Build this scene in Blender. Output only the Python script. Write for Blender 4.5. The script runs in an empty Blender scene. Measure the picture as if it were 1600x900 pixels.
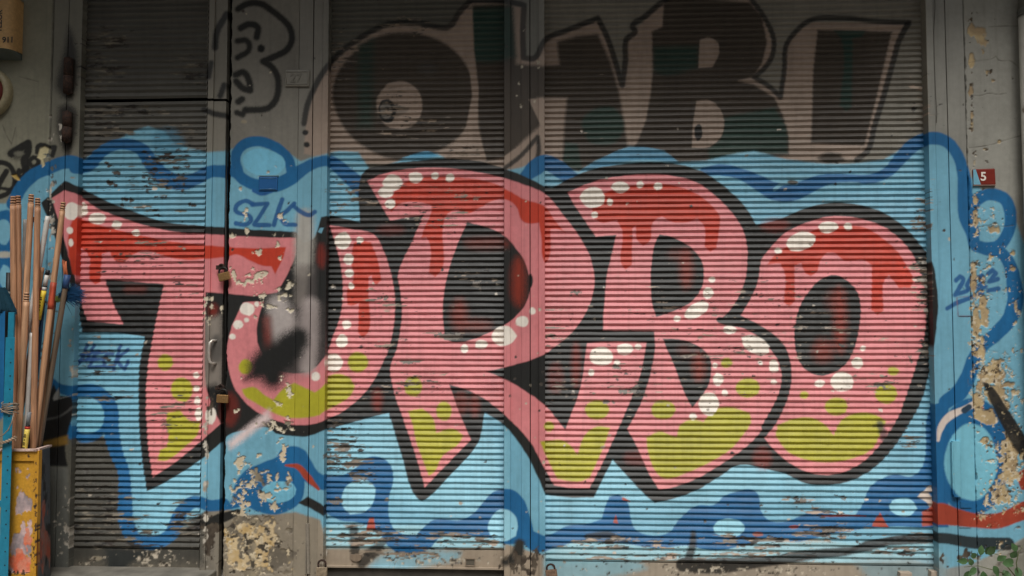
import bpy, bmesh, math, random
import numpy as np
from mathutils import Vector, Matrix

# ------------------------------------------------------------------ camera, light, exposure
scene = bpy.context.scene
R = math.radians
F_PX, CAM_D, CAM_H = 1300.0, 5.2, 1.5           # focal length in photo pixels, metres to the wall, eye height
cam_d = bpy.data.cameras.new("camera")
cam_d.sensor_width = 36.0
cam_d.lens = 36.0 * F_PX / 1600.0
cam_d.clip_start, cam_d.clip_end = 0.05, 500.0
cam = bpy.data.objects.new("camera", cam_d)
scene.collection.objects.link(cam)
cam.location = (0, -CAM_D, CAM_H)
cam.rotation_euler = (R(90 + 2.75), 0, R(3.0))
scene.camera = cam

SUN_EL, SUN_AZ = 58.0, 10.0                    # degrees; azimuth 0 = straight out from the shop front
world = bpy.data.worlds.new("World")
scene.world = world
world.use_nodes = True
wn, wl = world.node_tree.nodes, world.node_tree.links
bg = wn["Background"]
sky = wn.new("ShaderNodeTexSky")
sky.sky_type = 'NISHITA'
sky.sun_disc = False
sky.sun_elevation = R(SUN_EL)
sky.sun_rotation = R(180 + SUN_AZ)
sky.dust_density = 4.0
hsv = wn.new("ShaderNodeHueSaturation")         # overcast: the sky is nearly grey
hsv.inputs['Saturation'].default_value = 0.05
wl.new(sky.outputs[0], hsv.inputs['Color'])
wl.new(hsv.outputs[0], bg.inputs[0])
bg.inputs[1].default_value = 0.044
sun_d = bpy.data.lights.new("sun", 'SUN')
sun_d.energy = 1.4
sun_d.angle = R(24)
sun_d.color = (1.0, 0.97, 0.92)
sun = bpy.data.objects.new("sun", sun_d)
scene.collection.objects.link(sun)
_sd = Vector((math.sin(R(SUN_AZ)) * math.cos(R(SUN_EL)), -math.cos(R(SUN_AZ)) * math.cos(R(SUN_EL)), math.sin(R(SUN_EL))))
sun.rotation_euler = _sd.to_track_quat('Z', 'Y').to_euler()
sun.location = _sd * 20
vs = scene.view_settings
vs.view_transform = 'Standard'
vs.look = 'None'
vs.gamma = 1.0
vs.use_curve_mapping = False
vs.exposure = 0.93

rng = np.random.default_rng(7)
random.seed(7)

# ------------------------------------------------------------------ photo-plan helpers
CAM_M = np.array(cam.rotation_euler.to_matrix())
CAM_P = np.array(cam.location)


def at(px, py, y=0.0):
    """the point of the vertical plane at depth y that stands at the given place of the photographed elevation"""
    d = CAM_M @ np.array([(px - 800) / F_PX, -(py - 450) / F_PX, -1.0])
    return CAM_P + (y - CAM_P[1]) / d[1] * d


def X(px, y=0.0, row=450):
    return float(at(px, row, y)[0])


def Zr(py, px=800, y=0.0):
    return float(at(px, py, y)[2])


def plan(xs, zs, y):
    """elevation drawing coordinates (the sheet the murals are drawn on) of points of the plane at depth y"""
    P = np.stack([xs, np.full_like(xs, y), zs], -1) - CAM_P
    q = P @ CAM_M
    return 800 + F_PX * q[..., 0] / -q[..., 2], 450 - F_PX * q[..., 1] / -q[..., 2]


# ------------------------------------------------------------------ drawing sheet: flat pigment colours only
def lin(c):
    c = np.asarray(c, float) / 255.0
    return np.where(c <= 0.04045, c / 12.92, ((c + 0.055) / 1.055) ** 2.4)


def curve(pts, closed, step=3.0, corner=48.0):
    """smooth line through the points; sharp turns stay corners"""
    p = np.array([q[:2] for q in pts], float)
    n = len(p)
    m = n if closed else n - 1
    T = np.zeros_like(p)
    hard = np.zeros(n, bool)
    for i in range(n):
        if not closed and i in (0, n - 1):
            hard[i] = True
            continue
        a, b = p[i] - p[i - 1], p[(i + 1) % n] - p[i]
        la, lb = np.hypot(*a) + 1e-9, np.hypot(*b) + 1e-9
        ang = math.degrees(math.acos(max(-1, min(1, float(a @ b) / la / lb))))
        hard[i] = ang > corner
        t = a / la + b / lb
        T[i] = t / (np.hypot(*t) + 1e-9)
    out = []
    for i in range(m):
        a, b = p[i], p[(i + 1) % n]
        L = np.hypot(*(b - a))
        d = (b - a) / (L + 1e-9)
        ta = d if hard[i] else T[i]
        tb = d if hard[(i + 1) % n] else T[(i + 1) % n]
        k = max(1, int(L / step))
        t = (np.arange(k) / k)[:, None]
        h = 2 * t**3 - 3 * t**2
        out.append((h + 1) * a + (t**3 - 2 * t**2 + t) * L * ta - h * b + (t**3 - t**2) * L * tb)
    if not closed:
        out.append(p[-1:])
    return np.concatenate(out)


def fbm(shape, fx, fy, seed, octaves=3, gain=0.55):
    r = np.random.default_rng(seed)
    H, W = shape
    tot, amp, nrm = np.zeros(shape, np.float32), 1.0, 0.0
    for o in range(octaves):
        gx, gy = max(fx / 2**o, 1.0), max(fy / 2**o, 1.0)
        g = r.random((int(H / gy) + 3, int(W / gx) + 3)).astype(np.float32)
        yy, xx = np.arange(H) / gy, np.arange(W) / gx
        yi, xi = yy.astype(int), xx.astype(int)
        fy_, fx_ = (yy - yi)[:, None], (xx - xi)[None]
        fy_, fx_ = fy_ * fy_ * (3 - 2 * fy_), fx_ * fx_ * (3 - 2 * fx_)
        a = g[yi][:, xi] * (1 - fx_) + g[yi][:, xi + 1] * fx_
        b = g[yi + 1][:, xi] * (1 - fx_) + g[yi + 1][:, xi + 1] * fx_
        tot += amp * (a * (1 - fy_) + b * fy_)
        nrm += amp
        amp *= gain
    return tot / nrm


class Sheet:
    def __init__(s, x0, y0, x1, y1, S, base):
        s.x0, s.y0, s.S = x0, y0, S
        s.W, s.H = int((x1 - x0) * S), int((y1 - y0) * S)
        s.rgb = np.empty((s.H, s.W, 3), np.float32)
        s.rgb[:] = lin(base)
        s.relief = np.ones((s.H, s.W), np.float32)
        s.gx = x0 + (np.arange(s.W) + 0.5) / S
        s.gy = y0 + (np.arange(s.H) + 0.5) / S
        s.grain = rng.random((s.H, s.W)).astype(np.float32)
        s.wob = fbm((s.H, s.W), 9 * S, 9 * S, 3) - 0.5
        s.wob2 = np.clip((fbm((s.H, s.W), 7 * S, 7 * S, 13, 4, .7) - 0.5) * 4, -1, 1)

    def win(s, x0, y0, x1, y1):
        a = max(0, int((x0 - s.x0) * s.S)); b = min(s.W, int((x1 - s.x0) * s.S) + 2)
        c = max(0, int((y0 - s.y0) * s.S)); d = min(s.H, int((y1 - s.y0) * s.S) + 2)
        return a, b, c, d

    def near(s, line, closed, m, win, wid=None):
        """distance to the line, clamped to m"""
        a, b, c, d = win
        D = np.full((d - c, b - a), m, np.float32)
        n = len(line)
        for i in range(n if closed else n - 1):
            p, q = line[i], line[(i + 1) % n]
            w = 0 if wid is None else (wid[i] + wid[min(i + 1, n - 1)]) / 2
            mm = m + w
            e, f, g, h = s.win(min(p[0], q[0]) - mm, min(p[1], q[1]) - mm, max(p[0], q[0]) + mm, max(p[1], q[1]) + mm)
            e, f, g, h = max(e, a), min(f, b), max(g, c), min(h, d)
            if e >= f or g >= h:
                continue
            xx, yy = s.gx[None, e:f] - p[0], s.gy[g:h, None] - p[1]
            v = q - p
            t = np.clip((xx * v[0] + yy * v[1]) / (v @ v + 1e-9), 0, 1)
            r = np.sqrt((xx - t * v[0])**2 + (yy - t * v[1])**2) - w
            sub = D[g - c:h - c, e - a:f - a]
            np.minimum(sub, r, out=sub)
        return D

    def inside(s, line, win):
        a, b, c, d = win
        M = np.zeros((d - c, b - a), bool)
        p, q = line, np.roll(line, -1, 0)
        for j in range(c, d):
            y = s.gy[j]
            k = (p[:, 1] > y) != (q[:, 1] > y)
            if not k.any():
                continue
            xs = np.sort(p[k, 0] + (y - p[k, 1]) / (q[k, 1] - p[k, 1]) * (q[k, 0] - p[k, 0]))
            idx = np.clip(np.searchsorted(s.gx, xs) - a, 0, b - a)
            for u in range(0, len(idx) - 1, 2):
                M[j - c, idx[u]:idx[u + 1]] = True
        return M

    def lay(s, D, win, color, soft, alpha, relief):
        a, b, c, d = win
        if soft > 2.5:
            cov = np.clip(0.5 - D / soft, 0, 1)
            cov = cov * cov * (3 - 2 * cov)
            g = s.grain[c:d, a:b]
            cov = np.clip(cov + (g - 0.5) * 0.55 * (4 * cov * (1 - cov)), 0, 1)
        else:
            cov = np.clip(0.5 - (D + s.wob[c:d, a:b] * 1.6) / soft, 0, 1)
        cov = (cov * alpha)[..., None]
        s.rgb[c:d, a:b] = s.rgb[c:d, a:b] * (1 - cov) + lin(color).astype(np.float32) * cov
        if relief is not None:
            r = s.relief[c:d, a:b]
            s.relief[c:d, a:b] = r * (1 - cov[..., 0]) + relief * cov[..., 0]

    def fill(s, pts, color, soft=1.6, alpha=1.0, smooth=True, relief=None, holes=(), wob=None):
        line = curve(pts, True) if smooth else np.array(pts, float)
        m = max(4.0, soft, 0 if wob is None else wob)
        w = s.win(line[:, 0].min() - m, line[:, 1].min() - m, line[:, 0].max() + m, line[:, 1].max() + m)
        if w[0] >= w[1] or w[2] >= w[3]:
            return
        D = s.near(line, True, m, w)
        M = s.inside(line, w)
        D = np.where(M, -D, D)
        for h in holes:
            hl = curve(h, True)
            Dh = s.near(hl, True, m, w)
            D = np.maximum(D, np.where(s.inside(hl, w), Dh, -Dh))
        if wob is not None:
            D = D + s.wob2[w[2]:w[3], w[0]:w[1]] * wob
        s.lay(D, w, color, soft, alpha, relief)

    def stroke(s, pts, width, color, soft=1.6, alpha=1.0, relief=None, corner=80):
        line = curve(pts, False, corner=corner)
        wd = np.asarray(width, float)
        wid = np.interp(np.linspace(0, 1, len(line)), np.linspace(0, 1, len(wd)), wd / 2) if wd.ndim else np.full(len(line), wd / 2)
        m = max(4.0, soft)
        mm = m + wid.max()
        w = s.win(line[:, 0].min() - mm, line[:, 1].min() - mm, line[:, 0].max() + mm, line[:, 1].max() + mm)
        if w[0] >= w[1] or w[2] >= w[3]:
            return
        s.lay(s.near(line, False, m, w, wid), w, color, soft, alpha, relief)

    def blob(s, cx, cy, rx, ry, color, soft=1.6, alpha=1.0, ang=0, rough=0.07, relief=None, seed=None):
        r = random.Random(int(cx * 31 + cy * 17) if seed is None else seed)
        n = 10 if max(rx, ry) < 30 else 18
        ca, sa = math.cos(R(ang)), math.sin(R(ang))
        pts = []
        for i in range(n):
            t = 2 * math.pi * i / n
            k = 1 + r.uniform(-rough, rough)
            u, v = rx * k * math.cos(t), ry * k * math.sin(t)
            pts.append((cx + u * ca - v * sa, cy + u * sa + v * ca))
        s.fill(pts, color, soft, alpha, True, relief)

    def chip(s, cx, cy, w, h, color, ang=0, relief=0.0, seed=None):
        r = random.Random(int(cx * 7 + cy * 13) if seed is None else seed)
        n = 12
        ca, sa = math.cos(R(ang)), math.sin(R(ang))
        pts = []
        for i in range(n):
            t = 2 * math.pi * (i + r.uniform(-.3, .3)) / n
            k = r.uniform(0.55, 1.15)
            u, v = w / 2 * k * math.cos(t), h / 2 * k * math.sin(t)
            pts.append((cx + u * ca - v * sa, cy + u * sa + v * ca))
        s.fill(pts, color, 1.2, 1.0, False, relief, wob=min(w, h) * 0.55 + 1.5)

    def area(s, dens_blobs, x0, y0, x1, y1):
        """a soft 0..1 map of how worn each place is: blobs are (cx, cy, rx, ry, amount)"""
        w = s.win(x0, y0, x1, y1)
        a, b, c, d = w
        xx, yy = s.gx[None, a:b], s.gy[c:d, None]
        m = np.zeros((d - c, b - a), np.float32)
        for cx, cy, rx, ry, k in dens_blobs:
            m = np.maximum(m, k * np.clip(1.3 - np.hypot((xx - cx) / rx, (yy - cy) / ry), 0, 1))
        m *= (xx >= x0) & (xx < x1) & (yy >= y0) & (yy < y1)
        return m, w

    def wear(s, dens, w, fx, fy, seed, colors, relief=0.0, hard=14.0, octaves=4):
        """flaked-off places where a noise field falls under the wear map; shows the coats below"""
        a, b, c, d = w
        n = fbm((d - c, b - a), fx * s.S, fy * s.S, seed, octaves, 0.6)
        n = (n - n.mean()) / (n.std() + 1e-6) * 0.17 + 0.5
        cov = np.clip((dens - n) * hard, 0, 1)[..., None]
        t = fbm((d - c, b - a), fx * 0.8 * s.S, fy * 0.8 * s.S, seed + 91, 3)
        t = np.clip((t - 0.5) * 3 + 0.5, 0, 1)[..., None]
        ca, cb = lin(colors[0]).astype(np.float32), lin(colors[1]).astype(np.float32)
        s.rgb[c:d, a:b] = s.rgb[c:d, a:b] * (1 - cov) + (ca * (1 - t) + cb * t) * cov
        s.relief[c:d, a:b] = s.relief[c:d, a:b] * (1 - cov[..., 0]) + relief * cov[..., 0]

    def sample(s, px, py):
        u = np.clip((px - s.x0) * s.S - 0.5, 0, s.W - 1.001)
        v = np.clip((py - s.y0) * s.S - 0.5, 0, s.H - 1.001)
        i, j = u.astype(int), v.astype(int)
        fu, fv = (u - i)[..., None], (v - j)[..., None]
        I = np.concatenate([s.rgb, s.relief[..., None]], -1) if not hasattr(s, '_I') else s._I
        s._I = I
        return (I[j, i] * (1 - fu) + I[j, i + 1] * fu) * (1 - fv) + (I[j + 1, i] * (1 - fu) + I[j + 1, i + 1] * fu) * fv


# pigment colours (as they are, not as they are lit)
PINK, RED, WHITE, BLACK = (214, 130, 133), (192, 60, 38), (238, 229, 217), (33, 33, 32)
SKY, BLUE, LIME, BEIGE = (116, 172, 194), (26, 98, 148), (174, 168, 44), (178, 155, 140)
BROWN, GREEN, CREAM, RUST = (64, 55, 46), (34, 58, 49), (214, 202, 178), (78, 46, 32)
TAN, BARE, STEEL, OXIDE = (160, 145, 127), (108, 102, 93), (126, 123, 113), (160, 64, 44)
PLASTER, OCHRE = (146, 144, 134), (186, 164, 124)

# ------------------------------------------------------------------ the painted elevation
M = Sheet(-110, -60, 1700, 960, 1.5, PLASTER)


def vx(p, y):
    return p + (p - 808) / 29500 * (y - 450)


def band(p0, p1, y0, y1, color, **k):
    M.fill([(vx(p0, y0), y0), (vx(p1, y0), y0), (vx(p1, y1), y1), (vx(p0, y1), y1)], color, smooth=False, **k)


# bare coats of the separate surfaces
band(-90, 71, -70, 970, (134, 131, 114))
band(71, 119, -70, 970, (118, 115, 102))
band(119, 319, -70, 970, (84, 82, 76))
band(319, 349, -70, 970, (126, 121, 110))
band(349, 509, -70, 970, (126, 122, 113))
band(509, 788, -70, 970, (88, 86, 78))
band(788, 851, -70, 970, (120, 118, 110))
band(851, 1457, -70, 970, (124, 119, 108))
band(1457, 1517, -70, 970, (140, 138, 130))
band(1517, 1700, -70, 970, (150, 148, 139))
# primer along the lower ends
band(319, 349, 690, 970, (138, 130, 117), soft=24)
band(349, 509, 790, 970, (140, 130, 114), soft=16)
band(509, 851, 800, 970, TAN, soft=30)
band(851, 1457, 815, 970, (160, 148, 132), soft=30)
band(1457, 1517, 830, 970, (142, 146, 144), soft=20)
band(119, 319, 840, 970, (112, 106, 94), soft=12)
# repainted upper half of the first shutter
M.fill([(110, 560), (320, 560), (320, 880), (100, 880)], (74, 72, 66), soft=30, smooth=False)

# --- old faded throw-up along the top (beige halo, brown letters, green shading, black outline)
HALO = (154, 136, 122)
DK = (26, 26, 25)
M.fill([(475, 240), (478, 190), (490, 145), (512, 105), (550, 68), (590, 46), (617, 38), (652, 38), (678, 44), (702, 40), (722, 12), (734, 4), (790, 6), (822, 12),
        (820, 88), (836, 88), (852, 62), (890, 48), (935, 32), (950, 62), (972, 132), (978, 66), (992, 48), (1010, 28), (1036, 0), (1170, 0), (1194, 28),
        (1206, 66), (1206, 92), (1180, 120), (1222, 152), (1224, 110), (1228, 72), (1242, 52), (1268, 36), (1330, 36), (1412, 38), (1394, 100), (1366, 196),
        (1352, 246), (1290, 262), (1100, 270), (900, 275), (700, 262), (540, 255)], HALO, soft=5, smooth=False)
# the outline's right foot stays plain shutter; the O and its eye
M.blob(632, 150, 111, 99, BROWN, soft=7, rough=.015)
M.fill([(738, 8), (800, 6), (806, 100), (850, 103), (874, 102), (870, 66), (900, 57), (934, 53), (954, 98), (967, 143), (975, 190), (982, 236), (975, 262),
        (905, 266), (878, 262), (882, 190), (886, 153), (840, 153), (846, 190), (842, 198), (790, 246), (758, 254), (748, 200), (738, 120), (733, 60)], BROWN, soft=8, smooth=False)
M.fill([(1037, -4), (1170, 4), (1190, 27), (1198, 67), (1190, 100), (1176, 120), (1153, 127), (1176, 132), (1210, 153), (1224, 182), (1232, 217), (1232, 242), (1120, 250),
        (1060, 258), (985, 236), (996, 222), (1009, 188), (1016, 150), (1020, 110), (1018, 50), (1035, 42)], BROWN, soft=5, smooth=False)
M.fill([(1277, 47), (1393, 50), (1372, 140), (1350, 228), (1267, 224), (1270, 110)], BROWN, soft=5, smooth=False)
M.fill([(1275, 247), (1292, 238), (1312, 240), (1320, 252), (1290, 256)], BROWN, soft=8)
# green shading
M.fill([(735, 14), (800, 10), (806, 88), (770, 98), (740, 96), (732, 60)], GREEN, soft=14)
M.fill([(560, 70), (584, 62), (582, 200), (560, 200)], GREEN, soft=18, alpha=.8)
M.blob(668, 108, 16, 10, (70, 66, 62), soft=10, alpha=.7)
M.blob(942, 197, 32, 31, GREEN, soft=8)
M.fill([(884, 222), (902, 225), (910, 266), (878, 262)], GREEN, soft=6)
M.fill([(1021, 74), (1090, 72), (1090, 106), (1040, 118), (1021, 112)], GREEN, soft=12, alpha=.9)
M.fill([(1132, 184), (1170, 176), (1210, 168), (1228, 200), (1230, 240), (1108, 250), (1106, 234), (1126, 216)], GREEN, soft=8)
M.fill([(1302, 48), (1352, 48), (1346, 58), (1332, 60), (1330, 168), (1322, 174), (1312, 166), (1313, 60)], GREEN, soft=5)
M.fill([(700, 240), (760, 245), (750, 262), (700, 258)], (110, 100, 90), soft=8, alpha=.5)
# holes of the letters
M.blob(625, 165, 36, 38, HALO, soft=4, rough=.03)
M.fill([(588, 172), (640, 168), (632, 178), (590, 186)], (96, 90, 82), soft=5, alpha=.5)
M.blob(605, 173, 14, 19, DK, soft=3, ang=-8)
M.blob(603, 173, 9, 13, (112, 106, 98), soft=3, ang=-8)
M.fill([(1093, 63), (1108, 59), (1122, 68), (1123, 84), (1113, 105), (1091, 107)], HALO, soft=3)
M.fill([(1088, 158), (1108, 157), (1124, 170), (1131, 190), (1126, 214), (1107, 230), (1081, 231), (1082, 200)], HALO, soft=3)
M.blob(1091, 207, 6, 14, DK, soft=2)
M.fill([(728, 20), (738, 12), (741, 80), (748, 140), (746, 200), (760, 250), (700, 250), (728, 200), (738, 150), (733, 100), (712, 60), (695, 48)], HALO, soft=4, smooth=False)
M.fill([(826, 155), (848, 153), (850, 246), (832, 252), (828, 226), (846, 198)], HALO, soft=3, smooth=False)
M.fill([(788, 244), (842, 208), (848, 250), (800, 270)], HALO, soft=3, smooth=False)
# outline
for pts, w in [([(475, 193), (480, 165), (490, 140), (507, 110), (533, 82), (560, 62), (590, 45), (620, 36), (655, 36), (680, 42), (702, 42), (718, 20), (735, 2)], 9),
               ([(735, 0), (790, 2), (819, 8), (817, 50), (818, 90), (834, 91), (852, 63), (886, 48), (934, 29), (949, 60), (963, 103), (972, 134), (977, 96), (979, 62), (992, 50), (988, 42), (1007, 27), (1034, 4), (1060, -14)], 9),
               ([(1168, -8), (1193, 27), (1208, 60), (1206, 88), (1194, 107), (1178, 121), (1202, 136), (1219, 152), (1225, 110), (1228, 72), (1242, 51), (1266, 32), (1320, 29), (1375, 34), (1420, 36)], 8),
               ([(1418, 38), (1405, 62), (1394, 100), (1380, 150), (1365, 200), (1355, 236), (1338, 250)], 9),
               ([(790, 262), (812, 245), (840, 214), (842, 236), (834, 262)], 7)]:
    M.stroke(pts, w, DK, soft=4.2, alpha=.88)
for p in ((477, 207), (479, 226)):
    M.blob(*p, 5, 4.5, DK, soft=3)
# cloud outline with a face-like scribble on the pillar and the door stile
for pts, w in [([(372, 14), (386, 6), (408, 6), (424, 16), (438, 27), (452, 42), (456, 62), (448, 78), (432, 87), (411, 96), (424, 104), (433, 118), (435, 137), (430, 158), (418, 169), (388, 172)], 9),
               ([(376, 44), (388, 38), (402, 42), (401, 58)], 9), ([(371, 64), (386, 64), (389, 77), (371, 90)], 8),
               ([(368, 117), (380, 113), (389, 126), (391, 141), (380, 138), (369, 127)], 9), ([(372, 159), (378, 155)], 9), ([(370, 176), (379, 179), (383, 171)], 8),
               ([(354, 22), (339, 50), (336, 74)], 9), ([(350, 133), (344, 150)], 8), ([(320, 172), (336, 178), (356, 181)], 8), ([(330, 98), (326, 120)], 7)]:
    M.stroke(pts, w * 1.15, DK, soft=5, alpha=.95)
M.blob(408, 76, 6, 6.5, DK, soft=4)
M.blob(381, 190, 5, 3, (150, 140, 120), soft=2)
# tag and spray on the left wall
for pts, w in [([(-20, 262), (0, 254), (14, 258), (22, 272), (22, 290), (12, 302), (-6, 308), (-25, 306)], 7), ([(10, 268), (0, 285), (-6, 300)], 8), ([(2, 294), (28, 298)], 4),
               ([(30, 270), (36, 266), (39, 272), (33, 277), (28, 272), (30, 266)], 6), ([(42, 262), (38, 280), (26, 286)], 8), ([(46, 252), (52, 246), (60, 250), (58, 258), (50, 260), (46, 254)], 6),
               ([(48, 266), (58, 273), (70, 271)], 5), ([(58, 238), (60, 228), (70, 227), (76, 230), (86, 230), (82, 243)], 6), ([(18, 240), (30, 232), (44, 224), (44, 236), (38, 252), (40, 262)], 11)]:
    M.stroke(pts, w + 1.2, (27, 27, 26), soft=3, alpha=.97)
M.blob(28, 240, 16, 10, (34, 33, 30), soft=12, alpha=.75)
M.blob(30, 240, 8, 4, (110, 108, 96), soft=5)
# scorch marks round the rusty hinges
M.fill([(107, 40), (113, 52), (122, 92), (121, 130), (113, 156), (96, 152), (88, 135), (92, 110), (100, 80)], (30, 25, 20), soft=15, alpha=.95)
M.fill([(92, 168), (106, 160), (119, 172), (119, 212), (110, 236), (102, 244), (95, 226), (89, 200)], (30, 25, 20), soft=14, alpha=.95)
M.stroke([(108, 230), (104, 262)], 7, (40, 34, 28), soft=8, alpha=.8)
# --- light blue ground of the big piece
M.fill([(-44, 420), (-34, 350), (-16, 324), (0, 318), (12, 318), (25, 310), (34, 290), (50, 272), (72, 258), (98, 246), (125, 255), (150, 238), (180, 222), (206, 206), (232, 198), (258, 206), (275, 226), (300, 232), (321, 238),
        (350, 236), (365, 232), (380, 220), (440, 232), (470, 252), (487, 246), (512, 240), (530, 236), (560, 238), (580, 268), (600, 262), (640, 244), (683, 240), (720, 262),
        (780, 268), (815, 262), (850, 246), (880, 262), (905, 268), (930, 252), (983, 229), (1037, 236), (1060, 254), (1100, 252), (1150, 240), (1178, 236), (1230, 250), (1290, 256),
        (1330, 256), (1380, 250), (1410, 232), (1450, 210), (1482, 216), (1500, 240), (1508, 285), (1522, 275), (1535, 300), (1570, 300), (1600, 380), (1640, 420), (1656, 520), (1650, 700), (1656, 800), (1600, 840), (1560, 862),
        (1520, 880), (1480, 888), (1457, 884), (1380, 860), (1250, 838), (1140, 862), (1000, 862), (900, 850), (851, 868), (790, 850), (700, 856), (640, 858), (560, 850), (508, 838),
        (500, 812), (462, 800), (440, 802), (380, 805), (345, 790), (318, 800), (285, 820), (268, 836), (212, 836), (200, 800), (196, 722), (180, 690), (160, 680), (112, 680), (100, 640),
        (85, 620), (66, 640), (40, 648), (0, 652), (-30, 630), (-46, 560)], SKY, soft=5, smooth=False)
M.blob(262, 222, 26, 22, (70, 128, 156), soft=14, alpha=.6)
# paint shades inside the ground
M.fill([(851, 640), (1457, 740), (1457, 800), (1300, 770), (851, 800)], (150, 205, 222), soft=60, alpha=.6)
M.fill([(515, 680), (640, 640), (788, 690), (788, 800), (650, 790), (515, 720)], (150, 205, 222), soft=40, alpha=.65)
M.fill([(230, 760), (320, 720), (320, 790), (270, 830), (215, 830)], (142, 200, 220), soft=20, alpha=.6)
M.fill([(905, 268), (930, 253), (983, 231), (1037, 237), (1062, 256), (1000, 250), (940, 262)], (84, 146, 178), soft=3)
M.fill([(630, 247), (650, 240), (670, 237), (686, 244), (660, 250)], (84, 156, 190), soft=3)

# pale blue run over the lowest slats and on to the rails
M.fill([(851, 846), (1457, 846), (1476, 872), (1340, 880), (1060, 874), (851, 884)], (146, 192, 204), soft=8, alpha=.9, smooth=False)
M.fill([(851, 874), (1000, 876), (1010, 888), (960, 900), (851, 910)], (140, 182, 194), soft=14, alpha=.85)
M.fill([(1330, 872), (1478, 872), (1478, 910), (1360, 908)], (136, 160, 166), soft=18, alpha=.85)
M.fill([(509, 820), (788, 820), (788, 856), (509, 856)], (146, 192, 204), soft=8, alpha=.9, smooth=False)
M.fill([(566, 894), (600, 866), (640, 858), (720, 862), (716, 876), (660, 884), (610, 896)], (140, 182, 196), soft=14, alpha=.9)
# dark blue ribbon, upper run
UP = [([(20, 318), (34, 292), (52, 274), (78, 262), (100, 254), (118, 254), (128, 262)], 20),
      ([(118, 262), (140, 258), (158, 240), (172, 230), (200, 226), (222, 234), (238, 256), (256, 276), (282, 286), (306, 280), (330, 268), (352, 268)], [20, 20, 18, 17, 18, 21, 24, 26, 24, 20, 19, 19]),
      ([(352, 268), (366, 268), (380, 280), (400, 289), (428, 290), (452, 280), (474, 264), (495, 254), (516, 252), (530, 262), (548, 278), (570, 300)], [19, 18, 18, 20, 22, 22, 18, 16, 18, 22, 24, 24]),
      ([(372, 268), (368, 248), (374, 232), (390, 222), (412, 222), (434, 232), (450, 248), (456, 268)], 16),
      ([(806, 286), (820, 276), (836, 262), (852, 254), (870, 262), (890, 276), (905, 282)], [8, 18, 26, 24, 26, 22, 14]),
      ([(1100, 268), (1130, 266), (1156, 272), (1185, 286), (1212, 300), (1232, 302), (1256, 294), (1290, 281), (1330, 279), (1360, 280), (1385, 270), (1406, 248), (1426, 228), (1452, 216), (1478, 221), (1496, 242), (1506, 276), (1508, 306), (1511, 340), (1520, 364)],
       [12, 18, 18, 24, 28, 27, 22, 16, 12, 14, 16, 20, 22, 20, 18, 18, 20, 24, 26, 22]),
      ([(1522, 380), (1517, 350), (1520, 322), (1534, 307), (1554, 304), (1572, 314), (1579, 340), (1574, 366), (1560, 384), (1540, 388), (1526, 384)], 19),
      ([(1540, 390), (1562, 394), (1576, 410), (1584, 440), (1586, 472), (1576, 500), (1556, 522), (1534, 542), (1522, 562), (1512, 590), (1498, 614), (1478, 628)], [18, 18, 20, 24, 26, 24, 22, 20, 22, 24, 26, 22])]
for pts, w in UP:
    M.stroke(pts, w, BLUE, soft=2.4)
M.blob(412, 254, 34, 21, (118, 188, 216), ang=10, soft=2, rough=.03)
M.blob(1549, 345, 20, 29, SKY, soft=3, rough=.02)
M.stroke([(1210, 296), (1222, 288), (1244, 287)], 5, SKY)
M.blob(1238, 285, 9, 4, (60, 56, 50), soft=2)
# lower run
M.stroke([(80, 596), (92, 606), (112, 611), (150, 612), (172, 634), (175, 672), (182, 706), (194, 738), (196, 775), (198, 816), (212, 842), (242, 848), (268, 834), (284, 800), (304, 784), (328, 790), (350, 788)],
         [12, 16, 20, 22, 24, 24, 20, 18, 20, 24, 22, 20, 20, 22, 20, 18, 18], BLUE, soft=3)
M.stroke([(112, 672), (130, 684), (150, 680), (165, 664)], [12, 14, 14, 12], BLUE, soft=5)
M.stroke([(110, 620), (104, 650), (110, 680)], 12, BLUE, soft=4)
M.blob(139, 653, 25, 25, (112, 174, 196), soft=3)
# ... on the pillar
M.fill([(343, 798), (362, 782), (366, 760), (380, 738), (412, 722), (432, 714), (440, 702), (456, 697), (474, 702), (486, 720), (496, 736), (512, 746), (512, 768), (492, 762), (476, 752), (474, 775), (464, 790), (446, 800), (430, 804), (404, 800), (384, 792), (360, 796)], BLUE, soft=2.4)
M.blob(434, 768, 28, 17, (116, 184, 210), ang=-6)
M.stroke([(447, 727), (465, 729), (480, 745), (498, 765)], [3, 9, 11, 3], OXIDE)
M.stroke([(310, 822), (340, 812), (372, 800)], [14, 17, 10], BLACK, soft=2)
M.fill([(466, 786), (480, 776), (500, 786), (512, 796), (512, 812), (498, 802), (480, 792)], BLACK, soft=2)
# ... on the second shutter and the post beside it
M.fill([(508, 744), (536, 742), (560, 728), (574, 715), (594, 714), (610, 726), (615, 748), (608, 778), (608, 806), (616, 826), (630, 834), (650, 836), (664, 822), (678, 812), (720, 812), (740, 802), (754, 786), (772, 768),
        (800, 765), (818, 780), (826, 800), (834, 830), (852, 838), (852, 862), (834, 862), (816, 850), (790, 850), (772, 842), (744, 838), (690, 838), (672, 856), (650, 868), (628, 866), (606, 852), (590, 830), (560, 816), (530, 812), (508, 800)], BLUE, soft=2.6)
M.fill([(536, 790), (538, 764), (552, 752), (574, 750), (587, 762), (584, 784), (570, 800), (548, 803)], (152, 206, 224), soft=2)
M.blob(786, 822, 24, 25, (150, 204, 222), soft=2)
M.fill([(572, 830), (577, 809), (584, 808), (588, 830)], OXIDE, soft=2)
M.stroke([(812, 850), (806, 870), (790, 878)], [16, 20, 12], (44, 43, 40), soft=8)
M.stroke([(553, 825), (555, 870)], 14, BLACK, soft=6, alpha=.85)
M.stroke([(600, 846), (578, 868), (566, 880)], [10, 18, 14], BLACK, soft=6, alpha=.85)
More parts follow.
